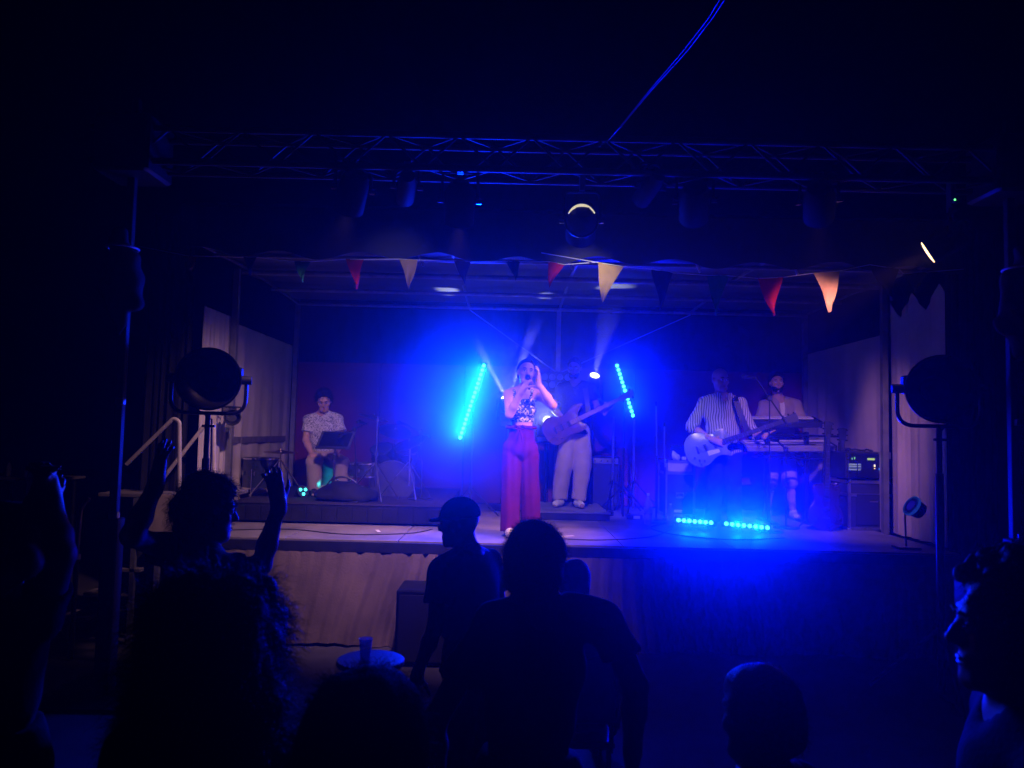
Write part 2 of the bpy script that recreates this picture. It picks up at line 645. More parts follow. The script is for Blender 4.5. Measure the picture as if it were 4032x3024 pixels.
moving_head(P(2010, 1595, 9.62), P(1868, 1335, 9.40), 'white beam lamp behind the singer throwing its beam up left', 520, 11, ZS)
moving_head(P(1998, 1578, 9.90), P(2088, 1330, 9.6), 'white beam lamp behind the singer throwing its beam up right', 270, 12, ZS)
moving_head(P(2334, 1512, 9.6), P(2368, 1360, 9.25), 'white lamp glaring over the shoulder of the bass player', 110, 24, ZS, lens=emit('soft_white_lens', (.85, .9, 1.0), 4.0))
moving_head(P(2152, 1655, 9.7), P(2260, 1690, 7.0), 'white lamp glaring low between the singer and the bass player', 60, 46, ZS, lens=emit('dim_white_lens', (.85, .9, 1.0), 2.0), blend=.8)

# ------------------------------------------------------------------ front truss with lamps
TY, TS = 5.3, 0.24
TX0, TX1, TZ = P(470, 1500, TY).x, P(3965, 1500, TY).x, P(1900, 665, TY).z
truss = empty('lighting_truss', ((TX0 + TX1) / 2, TY, TZ), 'long aluminium box truss spanning above the front of the stage', 'truss')
for dy, dz in ((0, 0), (TS, 0), (0, TS), (TS, TS)):
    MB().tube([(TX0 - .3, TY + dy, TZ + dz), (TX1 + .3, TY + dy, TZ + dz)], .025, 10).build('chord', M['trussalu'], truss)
nb = 24
bw_ = (TX1 - TX0) / nb
for i in range(nb):
    x = TX0 + bw_ * i
    s = 1 if i % 2 == 0 else -1
    xa, xb = (x, x + bw_) if s > 0 else (x + bw_, x)
    m = MB()
    m.tube([(xa, TY, TZ), (xb, TY, TZ + TS)], .010, 6)
    m.build('diagonal', M['trussalu'], truss)
    m = MB()
    m.tube([(xb, TY + TS, TZ), (xa, TY + TS, TZ + TS)], .010, 6)
    m.build('diagonal', M['trussalu'], truss)
    m = MB()
    m.tube([(xa, TY, TZ), (xb, TY + TS, TZ)], .010, 6)
    m.build('diagonal', M['trussalu'], truss)
    m = MB()
    m.tube([(xb, TY, TZ + TS), (xa, TY + TS, TZ + TS)], .010, 6)
    m.build('diagonal', M['trussalu'], truss)


def par_can(px, py, target, label, power, col, angle=70, lit=None, r=.11, Y=5.42, blend=.7, lens_at=.02):
    c = P(px, py, Y)
    target = Vector(target)
    root = empty('par_can', c, label, 'stage light', 'lamps hanging from the front truss')
    d = (target - c).normalized()
    x, y, z = frame_from(d)
    MB().lathe(c - d * .14, d, [(0, .05), (.02, r * .75), (.08, r * .97), (.30, r), (.31, r), (.31, r * .93), (.10, r * .9), (.095, .02)], 20, caps=False).build('can', M['parblack'], root)
    MB().lathe(c - d * .14, d, [(-.004, .001), (-.004, .052), (.004, .052)], 14).build('rear_cap', M['parblack'], root)
    yk = MB()
    up = Vector((0, 0, 1))
    top = c + up * (r + .12)
    yk.tube(bend([c - x * (r + .02), c - x * (r + .02) + up * (r + .1), c + x * (r + .02) + up * (r + .1), c + x * (r + .02)], .05), .012, 6)
    yk.build('yoke', M['parblack'], root)
    for s in (-1, 1):
        MB().cyl(c + x * s * (r + .01), c + x * s * (r + .05), .022, .022, 10).build('knob', M['chrome'], root)
    MB().box((top.x, TY + .12, (top.z + TZ) / 2 + .01), (.04, .06, max(.04, TZ - top.z + .06))).build('clamp', M['steel'], root)
    if lit:
        lm = emit('par_lens_%s' % px, lit, 4.0)
        MB().lathe(c + d * lens_at, d, [(0, r * .86), (.006, r * .86), (.012, r * .5), (.014, .01)], 20).build('lens', lm, root)
    if power > 0:
        spot('par_light', c + d * .2, target, power, col, angle, blend, root, .05)
    return root


stc = Vector((0.5, 8.2, 1.6))
par_can(1390, 745, (-2.25, 7.7, 1.25), 'black par can on the truss above the drummer side', 290, (1.0, .54, .72), 72, (1, .5, .5), blend=1.0)
par_can(1810, 790, (-.55, 7.1, 1.15), 'black par can on the truss with faint blue glints', 460, (.90, .46, .95), 66, (.9, .4, 1), blend=1.0)
centre_par = par_can(2290, 868, (.64, 9.0, 1.55), 'round par can at mid truss with a bright crescent on its rim', 260, (1.0, .62, .52), 31, (1, .8, .5), .112, blend=.9)
par_can(2735, 790, (2.02, 9.1, 1.35), 'black par can on the truss right of the crescent lamp', 150, (1.0, .74, .60), 24, (.8, .5, 1), blend=1.0)
par_can(3225, 790, (3.55, 8.9, 1.3), 'black par can on the truss above the keyboards side', 310, (.98, .42, .88), 48, (1, .6, .5), blend=1.0)
par_can(3748, 940, (.3, 7.4, 1.5), 'par can at the far end of the truss with an amber glowing lens', 950, (1.0, .43, .14), 32, (1, .62, .25), .10, lens_at=.172)
par_can(2560, 735, (.66, 6.62, 3.30), 'small black par can added on the truss to light the middle bunting flags', 60, (1.0, .85, .75), 36, None, .07, blend=1.0)  # extra lamp, added only to brighten the middle flags
par_can(1600, 735, (-1.05, 6.66, 3.35), 'small black par can added on the truss to light the flags at the left', 11, (1.0, .8, .7), 44, None, .07, blend=1.0)  # extra lamp, added only to brighten the left flags

# ------------------------------------------------------------------ haze
def smoke(c, ax, r, density, g, label, clump=0.5, nscale=2.0, core=0.0):
    """a puff of smoke: densest at its middle, thinning out to nothing at its edge"""
    mb = MB()
    mb.ball((0, 0, 0), 1.0, 24)
    sm = bpy.data.materials.new('smoke')
    sm.use_nodes = True
    nt = sm.node_tree
    nt.nodes.remove(nt.nodes['Principled BSDF'])
    pv = nt.nodes.new('ShaderNodeVolumePrincipled')
    pv.inputs['Color'].default_value = (.95, .95, 1.0, 1)
    pv.inputs['Anisotropy'].default_value = g
    tc = nt.nodes.new('ShaderNodeTexCoord')
    ln = nt.nodes.new('ShaderNodeVectorMath')
    ln.operation = 'LENGTH'
    nt.links.new(tc.outputs['Object'], ln.inputs[0])
    mr = nt.nodes.new('ShaderNodeMapRange')
    mr.interpolation_type = 'SMOOTHSTEP'
    mr.inputs['From Min'].default_value = core
    mr.inputs['From Max'].default_value = 0.97
    mr.inputs['To Min'].default_value = density
    mr.inputs['To Max'].default_value = 0.0
    nt.links.new(ln.outputs['Value'], mr.inputs['Value'])
    src = mr.outputs[0]
    if clump > 0:
        nz = nt.nodes.new('ShaderNodeTexNoise')
        nz.inputs['Scale'].default_value = nscale
        nz.inputs['Detail'].default_value = 3
        nt.links.new(tc.outputs['Object'], nz.inputs['Vector'])
        m2 = nt.nodes.new('ShaderNodeMapRange')
        m2.inputs['From Min'].default_value = .35
        m2.inputs['From Max'].default_value = .65
        m2.inputs['To Min'].default_value = 1 - clump
        m2.inputs['To Max'].default_value = 1 + clump
        nt.links.new(nz.outputs['Fac'], m2.inputs['Value'])
        mu = nt.nodes.new('ShaderNodeMath')
        mu.operation = 'MULTIPLY'
        nt.links.new(src, mu.inputs[0])
        nt.links.new(m2.outputs[0], mu.inputs[1])
        src = mu.outputs[0]
    nt.links.new(src, pv.inputs['Density'])
    nt.links.new(pv.outputs[0], nt.nodes['Material Output'].inputs['Volume'])
    o = mb.build('smoke', sm, smooth=80)
    mm = Matrix((ax[0], ax[1], ax[2])).transposed().to_4x4()
    o.matrix_world = Matrix.Translation(Vector(c)) @ mm @ Matrix.Diagonal((*r, 1))
    return tag(o, label, 'smoke', kind='stuff')


EX = (Vector((1, 0, 0)), Vector((0, 1, 0)), Vector((0, 0, 1)))
smoke(P(2090, 1480, 9.6), EX, (1.05, .55, .82), .85, .2, 'drifting white smoke around the beam lamps behind the singer', .85, 3.5)
la, lb = P(1812, 1722, 8.6), P(1905, 1440, 8.6)
ld = (lb - la).normalized()
LX = (ld.cross(Vector((0, 1, 0))).normalized(), Vector((0, 1, 0)), ld)
smoke((la + lb) / 2 + Vector((-.03, -.12, -.03)), LX, (.42, .32, .72), .24, .3, 'smoke puff added for the oval glow hugging the tall tilted LED bar', 0, 2, .6)  # puff added to shape the cyan oval halo along the bar
smoke((la + lb) / 2 + Vector((-.38, -.42, -.12)), LX, (1.55, 1.05, 1.75), .40, .62, 'wide smoke added for the blue glow left of the singer around the tall tilted LED bar', .25, 2.0)  # puff added to carry the wide blue halo beside the singer
smoke(P(2510, 1500, 9.05), EX, (1.15, .75, 1.2), .32, .6, 'smoke added for the blue glow around the tilted LED bar by the bass headstock', .25, 2.0)  # puff added to carry the blue halo of this bar
smoke(P(2940, 2190, 7.30), EX, (1.5, 1.1, 1.55), .62, .68, 'smoke added for the blue glow rolling over the stage edge at the floor LED bars', .25, 2.0)  # puff added to imitate the blue bloom of the floor bars

hz = MB()
hz.box((0, 0, 3.0), (61.0, 61.0, 8.2))
hm = bpy.data.materials.new('haze')
hm.use_nodes = True
nt = hm.node_tree
nt.nodes.remove(nt.nodes['Principled BSDF'])
pv = nt.nodes.new('ShaderNodeVolumePrincipled')
pv.inputs['Color'].default_value = (.92, .94, 1.0, 1)
pv.inputs['Density'].default_value = 0.0115
pv.inputs['Anisotropy'].default_value = 0.92
nt.links.new(pv.outputs[0], nt.nodes['Material Output'].inputs['Volume'])
tag(hz.build('haze', hm, smooth=0), 'thin stage haze filling the air', kind='stuff')

# ------------------------------------------------------------------ bodies: smooth blended volumes turned into one skin
def nrmz(v):
    v = Vector(v)
    return v.normalized()


class Field:
    def __init__(s, lo, hi, h):
        s.lo = np.array(lo, float)
        s.h = h
        s.n = np.maximum(4, np.ceil((np.array(hi, float) - s.lo) / h).astype(int) + 1)
        s.ax = [s.lo[i] + h * np.arange(s.n[i]) for i in range(3)]
        s.f = np.full(tuple(s.n), 0.12)

    def block(s, lo, hi):
        sl = []
        for i in range(3):
            a = int(max(0, math.floor((lo[i] - s.lo[i]) / s.h)))
            b = int(min(s.n[i], math.ceil((hi[i] - s.lo[i]) / s.h) + 1))
            if b <= a:
                return None
            sl.append(slice(a, b))
        X = s.ax[0][sl[0]][:, None, None]
        Y = s.ax[1][sl[1]][None, :, None]
        Z = s.ax[2][sl[2]][None, None, :]
        return tuple(sl), X, Y, Z

    def mix(s, sl, d, k, op):
        f = s.f[sl]
        if op == 'sub':
            d = -d
            hh = np.clip(0.5 - 0.5 * (f - d) / k, 0, 1)
            s.f[sl] = f + (d - f) * hh + k * hh * (1 - hh)
        else:
            hh = np.clip(0.5 + 0.5 * (f - d) / k, 0, 1)
            s.f[sl] = f + (d - f) * hh - k * hh * (1 - hh)

    def cone(s, a, b, ra, rb, k=0.02, op='add', cut=()):
        a, b = np.array(a, float), np.array(b, float)
        m = max(ra, rb) + k + 3 * s.h
        bl = s.block(np.minimum(a, b) - m, np.maximum(a, b) + m)
        if bl is None:
            return s
        sl, X, Y, Z = bl
        ab = b - a
        L2 = max(1e-9, float(ab @ ab))
        t = np.clip(((X - a[0]) * ab[0] + (Y - a[1]) * ab[1] + (Z - a[2]) * ab[2]) / L2, 0, 1)
        d = np.sqrt((X - a[0] - t * ab[0]) ** 2 + (Y - a[1] - t * ab[1]) ** 2 + (Z - a[2] - t * ab[2]) ** 2) - (ra + (rb - ra) * t)
        for (p, n) in cut:
            d = np.maximum(d, (X - p[0]) * n[0] + (Y - p[1]) * n[1] + (Z - p[2]) * n[2])
        s.mix(sl, d, k, op)
        return s

    def ell(s, c, r, ax=None, k=0.03, op='add', cut=()):
        c = np.array(c, float)
        ax = ax or (Vector((1, 0, 0)), Vector((0, 1, 0)), Vector((0, 0, 1)))
        m = max(r) + k + 3 * s.h
        bl = s.block(c - m, c + m)
        if bl is None:
            return s
        sl, X, Y, Z = bl
        q = []
        for i in range(3):
            q.append(((X - c[0]) * ax[i][0] + (Y - c[1]) * ax[i][1] + (Z - c[2]) * ax[i][2]))
        k0 = np.sqrt((q[0] / r[0]) ** 2 + (q[1] / r[1]) ** 2 + (q[2] / r[2]) ** 2)
        k1 = np.sqrt((q[0] / r[0] ** 2) ** 2 + (q[1] / r[1] ** 2) ** 2 + (q[2] / r[2] ** 2) ** 2)
        d = k0 * (k0 - 1) / np.maximum(k1, 1e-6)
        for (p, n) in cut:
            d = np.maximum(d, (X - p[0]) * n[0] + (Y - p[1]) * n[1] + (Z - p[2]) * n[2])
        s.mix(sl, d, k, op)
        return s

    def cut(s, p, n):
        """keep what lies behind the plane"""
        X, Y, Z = s.ax[0][:, None, None], s.ax[1][None, :, None], s.ax[2][None, None, :]
        s.f = np.maximum(s.f, (X - p[0]) * n[0] + (Y - p[1]) * n[1] + (Z - p[2]) * n[2])
        return s

    def wrinkle(s, amp, freq, seed=0, zs=1.0):
        r = random.Random(seed)
        X, Y, Z = s.ax[0][:, None, None], s.ax[1][None, :, None], s.ax[2][None, None, :] * zs
        g = 0
        for i in range(5):
            fr = freq * (0.6 + 0.35 * i)
            d = nrmz((r.uniform(-1, 1), r.uniform(-1, 1), r.uniform(-.9, .9)))
            e = nrmz((r.uniform(-1, 1), r.uniform(-1, 1), r.uniform(-1, 1)))
            g = g + np.sin((X * d.x + Y * d.y + Z * d.z) * fr + r.uniform(0, 6) + 1.3 * np.sin((X * e.x + Y * e.y + Z * e.z) * fr * .6)) / (1 + .4 * i)
        s.f = s.f + amp * g * .5
        return s

    def mesh(s, name, mtl, parent):
        f = s.f
        S = (f < 0)
        nx, ny, nz = f.shape
        c = [S[i:nx - 1 + i, j:ny - 1 + j, k:nz - 1 + k] for i in (0, 1) for j in (0, 1) for k in (0, 1)]
        tot = sum(x.astype(np.int8) for x in c)
        act = (tot > 0) & (tot < 8)
        ii, jj, kk = np.nonzero(act)
        idx = np.full(act.shape, -1, np.int64)
        idx[ii, jj, kk] = np.arange(len(ii))
        acc = np.zeros((len(ii), 3))
        cnt = np.zeros(len(ii))
        corner = [(i, j, k) for i in (0, 1) for j in (0, 1) for k in (0, 1)]
        for a in range(8):
            for b in range(a + 1, 8):
                A, B = corner[a], corner[b]
                if sum(abs(A[q] - B[q]) for q in range(3)) != 1:
                    continue
                fa = f[ii + A[0], jj + A[1], kk + A[2]]
                fb = f[ii + B[0], jj + B[1], kk + B[2]]
                cr = (fa < 0) != (fb < 0)
                t = np.where(cr, fa / np.where(np.abs(fa - fb) < 1e-9, 1, fa - fb), 0)
                for q in range(3):
                    acc[:, q] += np.where(cr, A[q] + t * (B[q] - A[q]), 0)
                cnt += cr
        pos = acc / np.maximum(cnt, 1)[:, None]
        V = s.lo + s.h * (np.stack([ii, jj, kk], 1) + pos)
        quads = []
        for axis in range(3):
            sa = [slice(None)] * 3
            sb = [slice(None)] * 3
            sa[axis] = slice(0, -1)
            sb[axis] = slice(1, None)
            A, B = S[tuple(sa)], S[tuple(sb)]
            o1, o2 = [q for q in range(3) if q != axis]
            ch = (A != B)
            e = np.stack(np.nonzero(ch), 1)
            ok = (e[:, o1] > 0) & (e[:, o2] > 0) & (e[:, o1] < f.shape[o1] - 1) & (e[:, o2] < f.shape[o2] - 1)
            e = e[ok]
            flip = A[e[:, 0], e[:, 1], e[:, 2]]
            q = []
            for (u, w) in ((-1, -1), (0, -1), (0, 0), (-1, 0)):
                z = e.copy()
                z[:, o1] += u
                z[:, o2] += w
                q.append(idx[z[:, 0], z[:, 1], z[:, 2]])
            q = np.stack(q, 1)
            if axis == 1:
                flip = ~flip
            q[~flip] = q[~flip][:, ::-1]
            quads.append(q)
        Q = np.concatenate(quads, 0)
        Q = Q[(Q >= 0).all(1)]
        org = ORG[parent.name]
        V = V - np.array(org)
        me = bpy.data.meshes.new(name)
        me.vertices.add(len(V))
        me.vertices.foreach_set('co', V.ravel())
        me.loops.add(len(Q) * 4)
        me.loops.foreach_set('vertex_index', Q.ravel().astype(np.int32))
        me.polygons.add(len(Q))
        me.polygons.foreach_set('loop_start', np.arange(0, len(Q) * 4, 4, dtype=np.int32))
        me.polygons.foreach_set('use_smooth', np.ones(len(Q), bool))
        me.update(calc_edges=True)
        me.validate()
        return link_mesh(name, me, mtl, parent)


# materials for people
def cloth_pattern(name, kind):
    m = mat(name, (.5, .5, .5), 0.85, 0, 0, 1, 0.25, 120, 0.2)
    nt = m.node_tree
    b = nt.nodes['Principled BSDF']
    tc = nt.nodes.new('ShaderNodeTexCoord')
    rp = nt.nodes.new('ShaderNodeValToRGB')
    rp.color_ramp.interpolation = 'CONSTANT'
    el = rp.color_ramp.elements
    if kind == 'leaf':
        t = nt.nodes.new('ShaderNodeTexNoise')
        t.inputs['Scale'].default_value = 26
        t.inputs['Detail'].default_value = 2
        t.inputs['Distortion'].default_value = 1.6
        nt.links.new(tc.outputs['Object'], t.inputs['Vector'])
        nt.links.new(t.outputs['Fac'], rp.inputs[0])
        el[0].position, el[0].color = 0, (.02, .05, .04, 1)
        el[1].position, el[1].color = .47, (.05, .12, .06, 1)
        e = el.new(.535); e.color = (.80, .74, .62, 1)
        e = el.new(.66); e.color = (.04, .07, .10, 1)
    elif kind == 'floral':
        t = nt.nodes.new('ShaderNodeTexNoise')
        t.inputs['Scale'].default_value = 34
        t.inputs['Detail'].default_value = 3
        t.inputs['Distortion'].default_value = 2.2
        nt.links.new(tc.outputs['Object'], t.inputs['Vector'])
        nt.links.new(t.outputs['Fac'], rp.inputs[0])
        el[0].position, el[0].color = 0, (.10, .11, .22, 1)
        el[1].position, el[1].color = .46, (.72, .70, .74, 1)
        e = el.new(.62); e.color = (.16, .17, .30, 1)
    elif kind == 'stripe':
        sp = nt.nodes.new('ShaderNodeSeparateXYZ')
        nt.links.new(tc.outputs['Object'], sp.inputs[0])
        nz = nt.nodes.new('ShaderNodeTexNoise')
        nz.inputs['Scale'].default_value = 5
        nt.links.new(tc.outputs['Object'], nz.inputs['Vector'])
        mul = nt.nodes.new('ShaderNodeMath'); mul.operation = 'MULTIPLY_ADD'
        mul.inputs[1].default_value = 0.05
        nt.links.new(nz.outputs['Fac'], mul.inputs[0])
        nt.links.new(sp.outputs['X'], mul.inputs[2])
        m2 = nt.nodes.new('ShaderNodeMath'); m2.operation = 'MULTIPLY'; m2.inputs[1].default_value = 40
        nt.links.new(mul.outputs[0], m2.inputs[0])
        fr = nt.nodes.new('ShaderNodeMath'); fr.operation = 'FRACT'
        nt.links.new(m2.outputs[0], fr.inputs[0])
        nt.links.new(fr.outputs[0], rp.inputs[0])
        el[0].position, el[0].color = 0, (.50, .50, .54, 1)
        el[1].position, el[1].color = .55, (.09, .10, .17, 1)
    elif kind == 'print':
        t = nt.nodes.new('ShaderNodeTexNoise')
        t.inputs['Scale'].default_value = 30
        t.inputs['Distortion'].default_value = 2.5
        nt.links.new(tc.outputs['Object'], t.inputs['Vector'])
        nt.links.new(t.outputs['Fac'], rp.inputs[0])
        el[0].position, el[0].color = 0, (.015, .015, .03, 1)
        el[1].position, el[1].color = .56, (.10, .09, .12, 1)
        e = el.new(.60); e.color = (.015, .015, .03, 1)
    nt.links.new(rp.outputs[0], b.inputs['Base Color'])
    return m


PM = dict(
    skin=mat('skin_warm', (.50, .29, .20), .5, 0, .10, 14, .08, 120, .35),
    skin2=mat('skin_tan', (.38, .21, .14), .5, 0, .10, 14, .08, 120, .35),
    lips=mat('lips', (.40, .12, .11), .45, 0, .1, 20),
    hair=mat('dark_hair', (.010, .007, .006), .7, 0, .4, 40, .5, 160, .15),
    hair2=mat('brown_hair', (.045, .026, .016), .5, 0, .4, 40, .5, 160, .4),
    eye=mat('eye_white', (.7, .68, .66), .3, 0, 0),
    iris=mat('iris', (.02, .012, .01), .2, 0, 0),
    purple=mat('magenta_trousers', (.092, .004, .040), .85, 0, .18, 7, .3, 90, .15),
    khaki=mat('khaki_trousers', (.40, .31, .23), .85, 0, .12, 6, .3, 90, .15),
    dark=mat('dark_trousers', (.02, .02, .028), .9, 0, .2, 6, .3, 90, .15),
    navy=mat('navy_cotton', (.02, .022, .045), .9, 0, .2, 6, .3, 90, .15),
    greycloth=mat('grey_cotton', (.06, .055, .06), .9, 0, .2, 6, .3, 90, .15),
    beige=mat('beige_linen', (.36, .29, .22), .9, 0, .15, 9, .3, 90, .15),
    whitetee=mat('white_cotton', (.70, .69, .67), .9, 0, .06, 9, .2, 90, .15),
    sneaker=mat('white_sneaker', (.66, .63, .58), .6, 0, .1, 12, .2, 60),
    leaf=cloth_pattern('leaf_print_cloth', 'leaf'),
    floral=cloth_pattern('floral_cloth', 'floral'),
    stripe=cloth_pattern('striped_cloth', 'stripe'),
    tprint=cloth_pattern('printed_tee', 'print'),
)


def head_frame(fwd, up=Vector((0, 0, 1))):
    f = nrmz(fwd)
    r = f.cross(up).normalized()      # the head's own right side as seen from behind it
    u = r.cross(f).normalized()
    return r, f, u


def add_head(F, c, fr, s=1.0):
    r, f, u = fr
    L = lambda x, y, z: Vector(c) + (r * x + f * y + u * z) * s
    F.ell(L(0, -.012, .030), (.076 * s, .097 * s, .092 * s), (r, f, u), .02)
    F.ell(L(0, .020, -.045), (.060 * s, .068 * s, .066 * s), (r, f, u), .035)
    F.cone(L(-.03, .062, -.088), L(.03, .062, -.088), .022 * s, .022 * s, .025)
    F.cone(L(0, .074, -.098), L(0, .068, -.094), .018 * s, .02 * s, .02)
    F.cone(L(-.035, .078, .030), L(.035, .078, .030), .014 * s, .014 * s, .018)
    for q in (-1, 1):
        F.ell(L(q * .045, .060, -.018), (.022 * s, .022 * s, .022 * s), (r, f, u), .02)
        F.ell(L(q * .031, .100, .008), (.015 * s, .016 * s, .011 * s), (r, f, u), .012, 'sub')
        F.ell(L(q * .078, -.008, -.006), (.011 * s, .021 * s, .032 * s), (r, f, u), .008)
    F.cone(L(0, .086, .018), L(0, .108, -.022), .008 * s, .012 * s, .012)
    F.cone(L(-.012, .094, -.027), L(.012, .094, -.027), .008 * s, .008 * s, .008)
    F.cone(L(-.018, .084, -.057), L(.018, .084, -.057), .007 * s, .007 * s, .01)
    F.cone(L(-.015, .082, -.068), L(.015, .082, -.068), .008 * s, .008 * s, .01)


def face_parts(root, body, c, fr, s=1.0, brow='hair', lips=True, smile=0.0):
    r, f, u = fr
    L = lambda x, y, z: Vector(c) + (r * x + f * y + u * z) * s
    for q in (-1, 1):
        e = MB().ball(L(q * .031, .079, .007), .0125 * s, 12).build('eye', PM['eye'], root)
        MB().ball(L(q * .031, .0868, .006), .0062 * s, 10).build('iris', PM['iris'], e)
        MB().tube([L(q * .015, .096, .027), L(q * .030, .0975, .033), L(q * .050, .085, .028)], [.003 * s, .0045 * s, .002 * s], 6).build('eyebrow', PM[brow], root)
        MB().tube([L(q * .018, .0905, .010), L(q * .031, .0945, .0155), L(q * .044, .086, .011)], [.0015, .0026, .0015], 5).build('eyelid', PM[brow], root)
    if lips:
        z = smile
        MB().tube([L(-.024, .083, -.0605 + z), L(-.01, .0925, -.058), L(.01, .0925, -.058), L(.024, .083, -.0605 + z)], [.002, .0045, .0045, .002], 6).build('upper_lip', PM['lips'], root)
        MB().tube([L(-.022, .083, -.063 + z), L(-.008, .0905, -.067), L(.008, .0905, -.067), L(.022, .083, -.063 + z)], [.002, .005, .005, .002], 6).build('lower_lip', PM['lips'], root)


def rot_to(d, n, a):
    """turn direction d towards n by angle a"""
    d, n = Vector(d), Vector(n)
    n = (n - d * n.dot(d)).normalized()
    return d * math.cos(a) + n * math.sin(a), n * math.cos(a) - d * math.sin(a)


def add_hand(F, w, d, n, thumb, curl=0.4, s=1.0, spread=0.1):
    """w wrist, d along the palm, n the way the palm faces, thumb: +1/-1 which side of the palm the thumb leaves"""
    w, d = Vector(w), nrmz(d)
    n = Vector(n)
    n = (n - d * n.dot(d)).normalized()
    lat = d.cross(n).normalized() * thumb
    for o in (-.026, -.008, .010, .026):
        F.cone(w + d * .012 * s + lat * o * .7 * s, w + d * .085 * s + lat * o * s, .017 * s, .0145 * s, .014)
    F.cone(w - d * .02 * s, w + d * .03 * s, .026 * s, .022 * s, .02)
    for o, L, ex in ((-.030, .060, .25), (-.010, .077, .1), (.010, .082, 0), (.029, .073, -.05)):
        p = w + d * .090 * s + lat * o * s
        dd = (d + lat * (o / .03) * spread).normalized()
        nn = n
        for part, (fr_, ra, rb) in enumerate(((.45, .0092, .0086), (.31, .0086, .0080), (.24, .0080, .0070))):
            dd, nn = rot_to(dd, nn, curl * (0.8 + .5 * part) + ex * .3)
            q = p + dd * (L * fr_ * s)
            F.cone(p, q, ra * s, rb * s, .006)
            p = q
    p = w + d * .025 * s + lat * .026 * s
    dd = (d * .7 + lat * .75 + n * .25).normalized()
    for L, ra, rb in ((.042, .013, .0105), (.034, .0105, .0095), (.026, .0095, .008)):
        q = p + dd * L * s
        F.cone(p, q, ra * s, rb * s, .008)
        p = q
        dd = (dd + n * curl * .6 + d * .25).normalized()


def bounds(pts, m):
    a = np.array([tuple(p) for p in pts])
    return a.min(0) - m, a.max(0) + m


def torso(F, J, inf=0.0, bust=0.0, belly=0.0, w=1.0, k=.05):
    sl, sr, pel, neck = J['sL'], J['sR'], J['pel'], J['neck']
    up = (neck - pel).normalized()
    rt = (sr - sl).normalized()
    rt = (rt - up * rt.dot(up)).normalized()
    fw = rt.cross(up).normalized()
    if 'front' in J and fw.dot(J['front']) < 0:
        fw = -fw
    mid = (sl + sr) / 2
    H = (neck - pel).length
    hw = (sr - sl).length / 2
    ch = pel.lerp(neck, .70)
    F.ell(ch, ((hw * .86) * w + inf, .105 + inf, H * .30 + inf * .3), (rt, fw, up), k)
    F.ell(pel.lerp(neck, .40) + fw * .008, (hw * .74 * w + inf, .095 + belly * .5 + inf, H * .30), (rt, fw, up), k)
    F.ell(pel + fw * .0, (hw * .84 * w + .012 + inf, .112 + inf, .115), (rt, fw, up), k)
    if belly:
        F.ell(pel.lerp(neck, .33) + fw * (.04 + belly * .3), (hw * .62 + inf, .09 + belly * .4 + inf, H * .24), (rt, fw, up), k)
    if bust:
        for q in (-1, 1):
            F.ell(pel.lerp(neck, .66) + fw * .085 + rt * q * hw * .42, (.062 + inf * .6, .05 + inf * .5 + bust, .06 + inf * .6), (rt, fw, up), .035)
    for s_ in (sl, sr):
        F.cone(mid.lerp(s_, .30) + up * .012, s_ - up * .012 + (mid - s_) * .06, .056 + inf * .8, .046 + inf * .6, k)
        F.cone(neck - up * .02, mid.lerp(s_, .62) + up * .012, .045 + inf * .6, .034 + inf * .5, .04)
    return rt, fw, up


